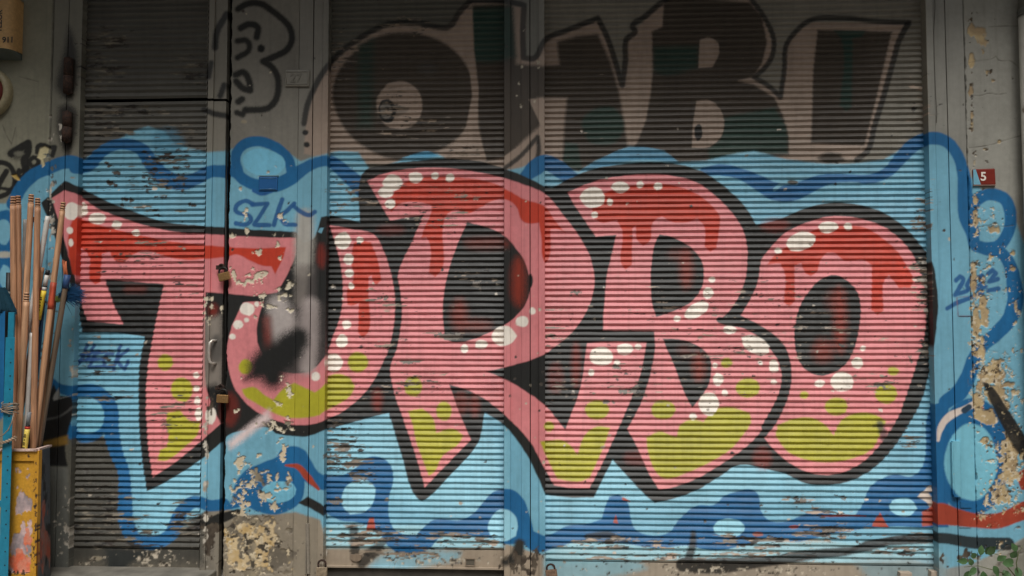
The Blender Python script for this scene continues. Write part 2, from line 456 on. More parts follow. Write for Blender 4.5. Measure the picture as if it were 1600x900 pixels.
# ... on the wide shutter
M.fill([(848, 838), (866, 832), (884, 822), (917, 818), (940, 811), (946, 790), (952, 776), (966, 772), (980, 784), (986, 812), (992, 826), (1010, 835), (1044, 832), (1062, 810), (1088, 790), (1116, 788), (1132, 774), (1150, 768),
        (1172, 764), (1184, 772), (1188, 796), (1200, 812), (1226, 815), (1250, 806), (1276, 796), (1310, 806), (1334, 806), (1346, 790), (1358, 762), (1376, 748), (1398, 741), (1424, 744), (1440, 730), (1446, 700), (1446, 660), (1452, 636), (1470, 629), (1482, 632), (1482, 824),
        (1440, 824), (1400, 822), (1350, 826), (1300, 834), (1247, 846), (1200, 842), (1160, 852), (1116, 860), (1070, 852), (1031, 856), (980, 850), (930, 846), (904, 846), (848, 862)], BLUE, soft=2.6)
M.blob(1139, 824, 27, 14, (146, 202, 220))
M.blob(1410, 792, 22, 14, (146, 200, 218), ang=6)
M.fill([(958, 816), (962, 804), (966, 818)], OXIDE); M.stroke([(974, 779), (984, 783)], [5, 2], OXIDE)
M.fill([(1361, 822), (1374, 800), (1388, 824)], OXIDE); M.stroke([(1284, 806), (1330, 805), (1352, 806)], [3, 4, 2], OXIDE)
M.blob(1184, 834, 9, 4, (150, 84, 74)); M.blob(1240, 823, 8, 3, OXIDE)
M.fill([(1432, 776), (1452, 758), (1462, 764), (1450, 770), (1464, 788), (1456, 798), (1446, 784)], (206, 190, 176), soft=2)
# ring, red and black bands on the right post and wall
M.blob(1520, 714, 58, 92, BLUE, soft=3, rough=.02)
M.blob(1517, 722, 41, 60, (120, 186, 206), soft=4, rough=.02)
M.fill([(1440, 800), (1468, 786), (1500, 796), (1530, 803), (1565, 800), (1600, 783), (1640, 778), (1660, 790), (1644, 806), (1600, 813), (1560, 826), (1520, 824), (1468, 820), (1440, 822)], OXIDE, soft=3)
M.fill([(1533, 596), (1546, 600), (1574, 640), (1604, 690), (1604, 726), (1584, 696), (1560, 648)], BLACK, soft=3)
M.fill([(1524, 618), (1534, 632), (1538, 640), (1524, 640)], OXIDE, soft=2)
M.fill([(1588, 742), (1602, 730), (1604, 765), (1596, 766)], OXIDE, soft=2)
M.stroke([(1466, 688), (1470, 668), (1482, 652), (1500, 642), (1522, 632)], [4, 10, 12, 9, 11], (214, 200, 190), soft=2)
M.stroke([(1507, 641), (1514, 636)], 10, (40, 60, 78), soft=2)
M.stroke([(918, 838), (950, 836), (980, 846)], [10, 12, 4], BLACK, soft=4, alpha=.85)
M.fill([(1546, 900), (1574, 866), (1598, 842), (1640, 815), (1720, 800), (1720, 980), (1500, 980)], (126, 124, 114), soft=4)
# black and ochre patches low on the left wall and frame
M.fill([(60, 640), (84, 600), (92, 618), (112, 620), (116, 640), (108, 668), (102, 700), (106, 730), (50, 728), (50, 660)], (30, 30, 30), soft=4)
M.fill([(83, 622), (92, 606), (94, 622), (112, 618), (84, 626)], (150, 150, 146), soft=3)
M.fill([(68, 690), (106, 680), (106, 694), (68, 700)], (136, 104, 46), soft=6)
M.fill([(50, 728), (106, 730), (108, 960), (40, 960)], (104, 105, 100), soft=8)
M.stroke([(70, 656), (94, 650), (114, 636)], 3, (90, 90, 88), soft=4)
for cx, cy, rx in ((6, 362, 11), (8, 432, 9)):
    M.blob(cx, cy, rx + 13, rx + 22, BLUE, soft=4)
    M.blob(cx, cy, rx, rx + 10, SKY, soft=3)
M.blob(6, 398, 12, 5, (176, 172, 160), soft=4)
M.fill([(-20, 470), (14, 466), (24, 500), (24, 640), (-6, 660), (-24, 600)], BLUE, soft=10)

# --- the piece: black body first
M.fill([(64, 317), (101, 282), (123, 292), (165, 313), (210, 331), (260, 347), (321, 353), (400, 359), (463, 362), (474, 380), (490, 372), (498, 352), (502, 339), (515, 337), (540, 342), (563, 348), (563, 282), (572, 266),
        (600, 258), (643, 252), (700, 248), (753, 253), (787, 263), (812, 272), (833, 282), (861, 293), (886, 281), (918, 267), (968, 257), (1011, 254), (1060, 257), (1096, 268), (1124, 286), (1153, 311), (1170, 332), (1181, 352), (1216, 343), (1255, 327),
        (1301, 316), (1340, 320), (1376, 331), (1411, 354), (1440, 386), (1457, 411), (1463, 440), (1466, 470), (1464, 503), (1459, 545), (1449, 592), (1437, 630), (1416, 668), (1390, 706), (1365, 731), (1331, 750),
        (1289, 758), (1255, 754), (1226, 740), (1196, 733), (1156, 726), (1124, 744), (1090, 765), (1056, 778), (1023, 786), (1010, 775), (980, 744), (957, 718), (942, 748), (928, 777), (890, 777), (852, 773), (838, 740), (820, 706), (788, 665),
        (757, 644), (752, 676), (748, 690), (700, 746), (668, 778), (659, 783), (650, 776), (628, 712), (608, 645), (580, 652), (552, 660), (507, 672), (480, 682), (457, 681), (433, 678), (417, 668), (385, 672), (357, 680), (345, 692), (313, 719), (242, 762),
        (230, 767), (223, 719), (218, 654), (219, 570), (227, 526), (180, 520), (130, 520), (120, 475), (108, 440), (95, 400), (80, 355)], BLACK, soft=1.8)
# reddish dusting inside the black
for cx, cy, rx, ry, a in [(590, 624, 8, 18, .7), (612, 360, 22, 8, .35), (358, 640, 14, 26, .45), (333, 485, 7, 10, .6), (720, 630, 12, 18, .5), (742, 632, 7, 20, .6), (900, 570, 7, 36, .7), (868, 590, 12, 24, .45),
                          (1000, 715, 26, 12, .4), (1190, 715, 14, 18, .55), (1210, 352, 22, 10, .6), (502, 400, 6, 18, .7)]:
    M.blob(cx, cy, rx, ry, (140, 42, 28), soft=14, alpha=a)

T_ = [(81, 310), (101, 297), (123, 305), (150, 324), (181, 337), (234, 354), (283, 364), (321, 366), (400, 370), (463, 372), (462, 397), (448, 430), (433, 457), (400, 462), (360, 459), (321, 456), (320, 540), (322, 600), (326, 620), (345, 662),
      (313, 690), (275, 722), (239, 746), (232, 692), (229, 636), (230, 590), (242, 513), (250, 475), (257, 444), (210, 440), (165, 437), (178, 475), (194, 507), (165, 504), (138, 502), (126, 468), (116, 430), (106, 395), (94, 352)]
U_ = [(380, 473), (396, 471), (412, 472), (405, 492), (401, 513), (403, 537), (412, 557), (428, 574), (447, 582), (482, 580), (500, 567), (512, 549), (520, 527), (532, 493), (536, 450), (533, 417), (525, 383), (515, 352), (550, 358),
      (585, 367), (600, 393), (612, 430), (617, 463), (616, 503), (608, 545), (597, 570), (582, 598), (564, 620), (536, 643), (508, 656), (487, 663), (462, 664), (440, 660), (417, 652), (397, 640), (380, 625), (366, 605), (358, 580), (354, 550), (360, 517), (371, 490)]
R_ = [(574, 283), (597, 273), (633, 265), (683, 262), (733, 267), (787, 278), (814, 287), (852, 303), (877, 332), (904, 368), (923, 404), (929, 439), (924, 468), (909, 500), (887, 526), (867, 542), (850, 554), (788, 574), (760, 580), (788, 592), (828, 616),
      (852, 634), (868, 652), (883, 671), (907, 604), (917, 536), (965, 534), (1010, 535), (1001, 583), (987, 621), (963, 676), (942, 722), (921, 763), (890, 762), (866, 758), (850, 730), (828, 690), (788, 648), (764, 628), (735, 611), (702, 600), (716, 640), (736, 687), (700, 724), (664, 761),
      (652, 720), (632, 660), (616, 612), (610, 577), (620, 545), (626, 515), (628, 480), (626, 455), (622, 430), (633, 400), (643, 380), (662, 336), (636, 340), (610, 345), (594, 318)]
B_ = [(887, 301), (911, 290), (947, 279), (996, 273), (1043, 274), (1085, 284), (1117, 306), (1146, 336), (1162, 364), (1168, 396), (1165, 432), (1156, 460), (1142, 482), (1124, 501), (1155, 505), (1184, 521), (1205, 542), (1220, 566),
      (1224, 585), (1219, 606), (1211, 634), (1196, 664), (1166, 697), (1141, 716), (1116, 732), (1082, 750), (1052, 761), (1029, 765), (1014, 740), (997, 702), (980, 670), (993, 647), (1006, 617), (1018, 575), (1023, 545), (1022, 518), (980, 517), (942, 516), (943, 489), (945, 468), (947, 439), (954, 404), (963, 367),
      (931, 370), (922, 357), (908, 336), (894, 315)]
O_ = [(1301, 338), (1333, 340), (1369, 350), (1397, 366), (1422, 393), (1436, 421), (1445, 457), (1446, 496), (1442, 535), (1432, 566), (1420, 604), (1403, 651), (1382, 685), (1352, 718), (1323, 735), (1285, 742), (1251, 733), (1221, 714), (1204, 697), (1194, 684), (1209, 666), (1226, 634),
      (1236, 598), (1234, 562), (1224, 538), (1208, 522), (1190, 510), (1157, 493), (1166, 470), (1177, 443), (1186, 411), (1202, 389), (1227, 364), (1262, 347)]
for L in (T_, U_, R_, B_, O_):
    M.fill(L, PINK, soft=1.8)
# the notch strokes that part the bowls
M.stroke([(1124, 500), (1140, 505), (1160, 508), (1185, 521), (1206, 543), (1219, 562), (1226, 586)], [10, 9, 10, 9, 8, 8, 8], BLACK, soft=1.6)
M.stroke([(1226, 586), (1224, 610), (1212, 640), (1196, 668)], [9, 12, 13, 14], BLACK, soft=1.6)
M.stroke([(1178, 405), (1176, 436), (1164, 468), (1146, 493), (1124, 502)], [22, 16, 14, 13, 6], BLACK, soft=1.6)

# counters
R_C = [(730, 347), (757, 354), (787, 368), (802, 383), (817, 403), (826, 428), (829, 450), (820, 477), (797, 502), (767, 518), (740, 530), (713, 535), (695, 530), (692, 480), (696, 445), (705, 410), (717, 377)]
B_C = [(1030, 366), (1053, 372), (1082, 389), (1097, 411), (1099, 436), (1092, 457), (1075, 475), (1050, 487), (1025, 495), (1020, 480), (1017, 453), (1018, 411), (1023, 382)]
B_D = [(1035, 529), (1065, 531), (1094, 543), (1109, 560), (1111, 577), (1107, 600), (1094, 621), (1081, 637), (1069, 613), (1056, 579)]
O_C = [(1301, 430), (1319, 436), (1335, 450), (1344, 475), (1342, 510), (1334, 545), (1320, 570), (1300, 583), (1280, 587), (1258, 577), (1245, 555), (1241, 520), (1248, 482), (1262, 457), (1280, 438)]
for C in (R_C, B_C, B_D, O_C):
    M.fill(C, BLACK)
M.blob(829, 439, 4, 11, BLACK)
for cx, cy, rx, ry, a in [(810, 440, 10, 38, .85), (760, 380, 34, 8, .5), (718, 492, 12, 26, .6), (745, 508, 22, 8, .55), (1072, 420, 9, 30, .75), (1060, 398, 16, 8, .35), (1092, 572, 8, 22, .8), (1070, 548, 10, 8, .3),
                          (1312, 500, 9, 52, .85), (1285, 548, 16, 18, .6), (1300, 470, 10, 16, .35)]:
    M.blob(cx, cy, rx, ry, (150, 50, 30), soft=22, alpha=a)
M.stroke([(200, 452), (224, 452)], 12, (120, 44, 32), soft=12, alpha=.5)

# red drips
RT = [(116, 338), (126, 342), (160, 353), (200, 363), (260, 376), (320, 383), (400, 388), (447, 386), (441, 406), (430, 428), (424, 417), (410, 415), (390, 407), (372, 398), (353, 401), (320, 405), (290, 406), (262, 401), (240, 394), (222, 392), (206, 400), (195, 411), (182, 408), (172, 393), (160, 396),
      (158, 440), (150, 445), (142, 438), (140, 400), (130, 388), (121, 390), (121, 432), (113, 428), (106, 380), (110, 352)]
RU = [(553, 380), (566, 376), (580, 379), (589, 400), (596, 437), (589, 446), (583, 440), (581, 430), (576, 433), (576, 463), (576, 518), (568, 527), (560, 520), (561, 473), (550, 478), (543, 476), (543, 453), (552, 437), (549, 405)]
RR = [(604, 322), (615, 303), (628, 288), (657, 278), (713, 277), (767, 285), (800, 301), (818, 311), (852, 323), (868, 346), (884, 365), (872, 358), (860, 358), (858, 403), (852, 411), (847, 400), (846, 372), (842, 348), (823, 349), (814, 342), (806, 322), (787, 311), (767, 315), (747, 327), (730, 334), (713, 328), (700, 334),
      (693, 352), (690, 423), (680, 433), (671, 426), (673, 385), (667, 371), (659, 372), (663, 358), (674, 332), (674, 321), (658, 317), (640, 316), (623, 320), (612, 331)]
RB = [(924, 320), (934, 308), (954, 298), (989, 290), (1039, 288), (1082, 300), (1110, 320), (1124, 338), (1123, 361), (1119, 388), (1110, 393), (1101, 386), (1099, 352), (1089, 342), (1068, 348), (1050, 347), (1034, 338), (1021, 346), (1014, 378), (1005, 384), (996, 376), (993, 353), (988, 357), (987, 414), (977, 421), (971, 413), (972, 362), (964, 344), (940, 348), (928, 342)]
RO = [(1198, 414), (1209, 400), (1230, 385), (1276, 358), (1319, 353), (1353, 357), (1376, 371), (1401, 393), (1415, 414), (1426, 438), (1422, 450), (1404, 450), (1395, 438), (1388, 430), (1381, 440), (1380, 485), (1371, 492), (1361, 485), (1362, 415), (1350, 407), (1319, 407), (1304, 396), (1291, 395), (1281, 407), (1276, 425), (1266, 432), (1257, 425), (1251, 411), (1241, 415),
      (1241, 471), (1232, 479), (1224, 472), (1226, 428), (1219, 412), (1208, 412)]
for L in (RT, RU, RR, RB, RO):
    M.fill(L, RED, soft=2.2)

# lime spots
for b in [(259, 566, 12, 13), (285, 609, 17, 19), (384, 573, 11, 12), (560, 566, 16, 16), (646, 604, 14, 16), (694, 642, 12, 15), (933, 640, 19, 15), (858, 666, 8, 8), (1036, 640, 19, 15), (1135, 567, 9, 8), (1168, 606, 19, 15),
          (1395, 580, 9, 7), (1384, 615, 17, 16), (1256, 617, 7, 6), (1306, 635, 18, 14)]:
    M.blob(*b, LIME, soft=4, rough=.04)
for L in [[(261, 645), (281, 641), (298, 657), (313, 660), (310, 677), (287, 700), (261, 719), (247, 719), (251, 703), (261, 698), (264, 683), (261, 664)],
          [(378, 608), (397, 605), (413, 617), (427, 625), (443, 607), (460, 598), (477, 606), (492, 613), (507, 601), (512, 588), (528, 584), (546, 590), (555, 604), (548, 618), (528, 632), (505, 644), (500, 648), (473, 653), (447, 652), (423, 643), (400, 630), (382, 618)],
          [(638, 642), (660, 638), (676, 652), (682, 676), (708, 670), (724, 680), (716, 694), (692, 712), (678, 738), (670, 743), (660, 716), (650, 688), (646, 668)],
          [(844, 690), (860, 688), (875, 687), (888, 693), (902, 710), (915, 678), (934, 666), (953, 668), (945, 693), (921, 747), (904, 752), (871, 748), (856, 718)],
          [(1010, 683), (1031, 674), (1048, 680), (1057, 683), (1063, 664), (1082, 655), (1099, 659), (1113, 642), (1138, 636), (1171, 645), (1173, 659), (1158, 683), (1141, 702), (1107, 723), (1069, 740), (1040, 748), (1027, 740), (1012, 704)],
          [(1211, 680), (1215, 664), (1238, 655), (1268, 653), (1289, 664), (1302, 680), (1314, 657), (1340, 645), (1365, 647), (1384, 658), (1374, 680), (1361, 702), (1331, 716), (1297, 722), (1259, 718), (1230, 705)]]:
    M.fill(L, LIME, soft=4)
M.stroke([(1374, 662), (1384, 690), (1396, 672)], [10, 14, 10], BLACK, soft=7, alpha=.8)
M.stroke([(1365, 665), (1410, 662)], 5, BLACK, soft=5, alpha=.6)

# white highlights
for b in [(112, 330, 11, 15), (109, 360, 5.5, 5.5), (111, 379, 3.5, 7), (130, 328, 8, 12), (153, 341, 14, 9), (184, 352, 8.5, 7), (214, 364, 6.5, 5.5), (307, 586, 5, 5), (308, 607, 5, 5), (309, 626, 5, 7), (311, 647, 6, 11), (329, 650, 9, 14),
          (386, 483, 11, 10), (401, 475, 4, 4), (372, 507, 8, 7.5), (385, 500, 4, 4), (363, 526, 5, 4.5), (493, 588, 7, 7), (521, 567, 15, 14), (537, 376, 13, 13), (563, 375, 6, 5), (545, 405, 8.5, 9), (546, 427, 7, 6.5), (549, 447, 5, 5.5), (542, 507, 7.5, 7), (535, 533, 10, 11),
          (614, 286, 16, 12), (603, 301, 12, 9), (650, 277, 12, 9), (680, 275, 6.5, 6), (703, 278, 7, 7), (610, 319, 8.5, 8), (832, 486, 5, 6), (816, 502, 10, 9), (788, 525, 19, 15), (752, 538, 10, 8), (726, 545, 6, 7),
          (940, 556, 18, 15), (976, 546, 13, 9), (997, 542, 5.5, 4.5), (964, 567, 5, 5), (924, 582, 5, 6), (926, 309, 20, 16), (969, 293, 14, 9), (1000, 289, 6, 6), (1028, 291, 7, 6.5), (953, 316, 5, 5.5), (929, 336, 5.5, 5.5), (1112, 437, 5.5, 5), (1106, 458, 9, 9),
          (1058, 498, 5.5, 5), (1140, 515, 11, 6.5), (1188, 567, 4, 4), (1209, 572, 8, 11), (1209, 597, 5, 4), (1117, 571, 4.5, 4.5), (1122, 593, 8, 11), (1132, 614, 5, 5.5), (1108, 631, 16, 18), (1083, 651, 6, 5.5),
          (1293, 355, 16, 9), (1324, 354, 6.5, 6), (1215, 392, 6.5, 5.5), (1348, 544, 5, 4.5), (1339, 567, 9.5, 9), (1315, 597, 18, 15), (1280, 599, 8.5, 6)]:
    M.blob(*b, WHITE, soft=1.8, rough=.09)
M.blob(1088, 485, 20, 11, WHITE, ang=-30); M.blob(1180, 539, 24, 14, WHITE, ang=28); M.blob(1251, 377, 23, 15, WHITE, ang=-18)

# grey-white overspray and the black cross-out on the pillar
M.stroke([(477, 340), (475, 380), (474, 420)], [26, 30, 26], (178, 172, 163), soft=16, alpha=.95)
M.stroke([(474, 425), (470, 470)], [24, 20], (128, 120, 114), soft=16, alpha=.85)
M.stroke([(488, 420), (486, 470)], 14, (84, 78, 76), soft=14, alpha=.7)
M.stroke([(484, 478), (482, 520), (480, 572)], [26, 30, 26], (178, 167, 163), soft=16, alpha=.93)
M.stroke([(434, 476), (441, 500), (446, 530)], [28, 44, 40], (184, 174, 170), soft=22, alpha=.95)
M.stroke([(418, 500), (420, 545)], 12, (124, 50, 42), soft=16, alpha=.75)
M.fill([(500, 356), (506, 356), (502, 364), (497, 362)], SKY)
M.fill([(356, 692), (380, 672), (405, 652), (420, 640), (424, 656), (405, 668), (380, 688), (360, 702)], (222, 202, 200), soft=14)
M.fill([(470, 470), (500, 480), (505, 560), (470, 590), (430, 600), (400, 590), (400, 560), (440, 530)], (120, 106, 104), soft=40, alpha=.45)
M.blob(430, 562, 42, 26, (27, 27, 26), soft=26, ang=-24)
M.blob(454, 540, 28, 20, (27, 27, 26), soft=22, ang=-30)
M.blob(430, 562, 24, 16, (27, 27, 26), soft=12, ang=-24)
M.blob(468, 526, 13, 14, (27, 27, 26), soft=18)
M.blob(426, 586, 16, 22, (27, 27, 26), soft=24)
M.stroke([(384, 592), (402, 580), (420, 568)], [6, 18, 32], (27, 27, 26), soft=18)
# bare scuffed metal on the door stile
M.fill([(319, 500), (346, 492), (348, 612), (336, 600), (318, 604)], (150, 140, 130), soft=16, alpha=.75)
M.blob(338, 545, 9, 24, (70, 68, 66), soft=10, alpha=.7)
for c in [(331, 476, 5, 26), (323, 472, 4, 14), (327, 500, 6, 14), (346, 486, 4, 14), (321, 492, 4, 10)]:
    M.chip(*c, CREAM)

# tags in blue
for pts in [[(394, 318), (384, 314), (371, 320), (368, 329), (377, 334), (389, 337), (392, 344), (383, 351), (369, 349)], [(394, 320), (418, 318), (407, 336), (397, 351), (421, 352)], [(441, 312), (434, 332), (428, 352)],
            [(460, 318), (444, 333), (436, 337), (446, 350), (461, 351)], [(460, 323), (472, 332), (484, 336), (492, 331)]]:
    M.stroke(pts, 7, (30, 84, 140), soft=2, alpha=.92)
M.stroke([(396, 298), (410, 303), (424, 299)], 6, (34, 92, 150), soft=2)
for pts in [[(137, 539), (130, 558), (119, 574)], [(148, 539), (142, 552), (136, 563)], [(128, 554), (156, 549)], [(124, 564), (150, 560)], [(166, 550), (150, 554), (140, 574), (162, 572)], [(146, 563), (164, 560)],
            [(177, 553), (169, 553), (163, 566), (168, 574), (176, 571)], [(189, 540), (184, 556), (178, 578)], [(201, 546), (185, 563), (195, 577)], [(201, 564), (197, 574)]]:
    M.stroke(pts, 5.5, (36, 74, 128), soft=3, alpha=.92)
for pts in [[(1494, 438), (1500, 432), (1505, 436), (1500, 448), (1492, 461), (1510, 455)], [(1516, 436), (1511, 446), (1514, 452), (1522, 446), (1524, 436), (1517, 434)], [(1528, 434), (1534, 430), (1537, 436), (1528, 450), (1540, 448)],
            [(1544, 428), (1551, 422), (1556, 427), (1546, 440), (1559, 436)], [(1480, 482), (1496, 473), (1514, 466), (1534, 458)], [(1544, 454), (1560, 451)]]:
    M.stroke(pts, 7, (30, 84, 140), soft=2, alpha=.9)
M.blob(1528, 456, 2.5, 2.5, BLUE); M.blob(1535, 454, 2.5, 2.5, BLUE)
M.stroke([(1495, 465), (1497, 494), (1517, 494)], 1.4, (120, 100, 120)); M.stroke([(1495, 465), (1512, 463)], 1.4, (120, 100, 120))

# ------------------------------------------------------------------ wear: flakes, chips, scuffs, rust (each with its own outline)
d, w = M.area([(150, 110, 60, 45, .50), (170, 60, 60, 30, .40), (300, 110, 40, 30, .44), (200, 175, 110, 16, .50), (160, 205, 60, 20, .5), (290, 205, 40, 16, .5), (270, 240, 70, 26, .46), (230, 285, 90, 30, .42), (250, 330, 80, 16, .38), (220, 400, 100, 40, .34), (290, 450, 40, 30, .4),
               (170, 620, 50, 12, .46), (270, 640, 50, 60, .36), (150, 560, 50, 40, .34), (160, 800, 60, 60, .5), (290, 820, 40, 40, .54), (180, 850, 80, 14, .56), (220, 820, 60, 24, .44)], 100, 40, 330, 880)
M.wear(d * .95, w, 26, 5, 11, [(128, 120, 106), (84, 78, 68)], 0.2)
M.wear(d * .86, w, 18, 4, 12, [(58, 50, 44), (36, 34, 32)], 0.0)
d, w = M.area([(600, 540, 60, 20, .38), (690, 525, 40, 8, .52), (650, 600, 100, 30, .34), (640, 566, 40, 6, .46), (530, 680, 60, 60, .42), (545, 700, 40, 18, .56), (530, 725, 60, 22, .56), (560, 740, 40, 20, .5), (700, 838, 70, 12, .60), (580, 838, 80, 22, .62), (760, 850, 40, 20, .54), (650, 860, 140, 18, .5), (560, 300, 60, 40, .4),
               (680, 330, 120, 60, .32), (720, 235, 40, 20, .52), (650, 200, 80, 30, .40), (540, 90, 40, 60, .4), (640, 40, 60, 20, .44), (740, 430, 40, 20, .42), (600, 470, 60, 30, .36), (620, 165, 36, 36, .42)], 508, 0, 790, 890)
M.wear(d * .91, w, 24, 4, 21, [(150, 132, 114), (104, 96, 86)], 0.2)
M.wear(d * .75, w, 14, 3.5, 22, [(58, 52, 46), (40, 38, 36)], 0.0)
d, w = M.area([(870, 520, 40, 60, .34), (870, 600, 40, 40, .42), (992, 610, 30, 10, .55), (1000, 590, 90, 60, .32), (1180, 520, 300, 120, .27), (1280, 800, 60, 12, .52), (1250, 782, 40, 8, .56), (1320, 776, 24, 6, .5), (1290, 830, 90, 18, .62), (1180, 845, 120, 16, .62), (980, 850, 120, 16, .58), (1420, 840, 60, 18, .5),
               (1440, 440, 22, 60, .60), (1445, 550, 18, 30, .52), (1440, 330, 30, 50, .44), (1435, 160, 30, 60, .4), (1100, 870, 300, 16, .46), (1400, 860, 80, 20, .5), (1380, 600, 40, 20, .42), (1420, 690, 30, 20, .44)], 852, 0, 1475, 884)
M.wear(d * .89, w, 22, 4, 31, [(176, 156, 138), (112, 104, 94)], 0.2)
M.wear(d * .72, w, 14, 3.5, 32, [(60, 54, 48), (42, 40, 38)], 0.0)
M.stroke([(1320, 864), (1345, 852), (1380, 846), (1430, 842), (1475, 841), (1520, 848), (1575, 850)], [3, 10, 15, 16, 17, 19, 20], BLACK, soft=3, alpha=.95)
M.stroke([(1067, 882), (1110, 884), (1204, 876), (1262, 867), (1330, 860), (1380, 852)], [22, 24, 16, 17, 14, 6], BLACK, soft=4, alpha=.93)
M.stroke([(1083, 832), (1082, 850), (1076, 872)], [8, 12, 14], BLACK, soft=6, alpha=.9)
# tiny nicks and specks all over the painted shutters
r_ = random.Random(4)
for k in range(320):
    x = r_.choice([r_.uniform(112, 318), r_.uniform(512, 786), r_.uniform(855, 1455), r_.uniform(855, 1455)])
    y = r_.uniform(200, 880)
    M.chip(x, y, r_.uniform(1.5, 6), r_.uniform(1, 2.4), r_.choice([(56, 50, 46), (150, 140, 126), (200, 190, 176), (40, 38, 36)]), relief=.2, seed=k)
for k in range(26):
    x, y = r_.uniform(160, 316), r_.uniform(255, 330)
    M.chip(x, y, r_.uniform(8, 22), r_.uniform(2.5, 6), (66, 60, 54), relief=.1, seed=900 + k)
for c in [(688, 523, 56, 6), (705, 527, 40, 4), (642, 566, 34, 4), (592, 541, 26, 4), (985, 610, 34, 9), (995, 616, 30, 5), (745, 446, 18, 9), (600, 467, 9, 8), (632, 465, 8, 3), (1002, 573, 14, 4), (963, 574, 12, 4), (950, 627, 22, 4), (890, 616, 28, 5), (900, 457, 14, 8), (1371, 602, 18, 5), (550, 301, 16, 6), (534, 320, 10, 3), (521, 331, 14, 5),
          (1422, 564, 12, 6), (1435, 342, 14, 6), (1450, 350, 10, 8), (1448, 360, 7, 4), (712, 878, 8, 4), (1258, 783, 26, 7), (1321, 777, 12, 6), (1230, 776, 9, 4), (540, 700, 26, 5), (528, 712, 40, 5), (550, 727, 36, 6), (556, 745, 28, 6), (525, 782, 30, 5)]:
    M.chip(c[0], c[1], c[2], c[3], (112, 104, 96), relief=.1)
for c in [(1445, 412, 13, 5), (1448, 424, 14, 6), (1444, 436, 16, 6), (1447, 447, 14, 5), (1443, 460, 14, 6), (1446, 484, 14, 6), (1442, 495, 12, 5), (1443, 515, 11, 5)]:
    M.chip(*c, (160, 152, 142), relief=.1)
# pillar: curled flakes showing the pale undercoat
for c in [(362, 370, 8, 10, 0), (386, 362, 5, 18, 0), (383, 336, 4, 22, 8), (403, 396, 7, 16, 10), (434, 380, 6, 22, 12), (438, 404, 5, 7, 0), (404, 432, 22, 18, -20), (390, 440, 26, 5, 0), (366, 430, 8, 22, -30), (375, 442, 14, 6, 30), (416, 427, 8, 6, 0), (451, 446, 20, 6, -40), (436, 460, 6, 14, 0), (447, 463, 16, 5, 20),
          (406, 466, 10, 16, -20), (422, 478, 16, 6, 30), (454, 484, 14, 5, -10), (440, 340, 14, 6, 40), (376, 592, 8, 8, 0), (371, 641, 7, 9, 0), (432, 630, 12, 9, -30), (447, 653, 14, 5, 20), (452, 612, 5, 24, -15), (440, 594, 9, 12, 0),
          (425, 665, 10, 14, 0), (440, 671, 20, 7, 0), (455, 670, 8, 8, 0), (436, 690, 10, 14, 20), (442, 710, 7, 28, 10), (375, 720, 10, 26, 20), (392, 734, 5, 20, 0), (384, 755, 22, 26, 10), (370, 764, 20, 10, -30), (366, 778, 8, 26, 0), (378, 790, 20, 22, -35), (376, 800, 14, 30, 10), (405, 740, 26, 5, -20), (421, 745, 5, 16, 0),
          (433, 750, 4, 20, 0), (452, 745, 5, 18, 0), (417, 774, 20, 14, 0), (440, 765, 26, 4, -10), (430, 791, 12, 14, 0), (448, 796, 14, 6, 0), (362, 770, 6, 30, 0), (385, 770, 16, 4, 40), (403, 712, 4, 10, 0)]:
    M.chip(c[0], c[1], c[2], c[3], CREAM if c[1] < 690 else (204, 188, 160), ang=c[4], relief=0.0)
d, w = M.area([(400, 860, 70, 56, .80), (380, 820, 50, 30, .66), (430, 815, 40, 14, .6), (410, 760, 60, 30, .40), (420, 450, 60, 30, .34), (430, 660, 40, 40, .36)], 345, 300, 464, 905)
M.wear(d, w, 22, 24, 41, [(150, 138, 116), (108, 100, 88)], 0.1, 10)
d, w = M.area([(400, 860, 70, 56, .62), (380, 830, 50, 40, .52)], 345, 790, 464, 905)
M.wear(d, w, 16, 18, 44, [(190, 160, 108), (206, 184, 146)], 0.3, 12)
M.wear(d * .72, w, 10, 8, 45, [(76, 70, 60), (60, 54, 48)], 0.0, 12)
M.wear(d * .66, w, 7, 7, 46, [(216, 200, 170), (206, 190, 160)], 0.6, 12)
# door stile and posts: scuffs low down
d, w = M.area([(330, 840, 26, 70, .5), (330, 640, 14, 40, .36), (490, 860, 24, 40, .40), (820, 880, 40, 24, .60), (800, 870, 20, 20, .5), (845, 870, 16, 30, .56), (1470, 880, 30, 20, .46), (1505, 870, 18, 24, .46)], 312, 560, 1530, 905)
M.wear(d, w, 9, 12, 51, [(90, 80, 68), (62, 52, 44)], 0.1)
d, w = M.area([(322, 760, 6, 200, .52), (112, 560, 6, 80, .45), (508, 860, 5, 60, .5), (100, 830, 20, 60, .46), (80, 360, 6, 200, .55), (80, 330, 8, 60, .56), (96, 205, 6, 20, .6)], 60, 180, 520, 900)
M.wear(d, w, 6, 9, 52, [(206, 198, 184), (150, 142, 130)], 0.1)
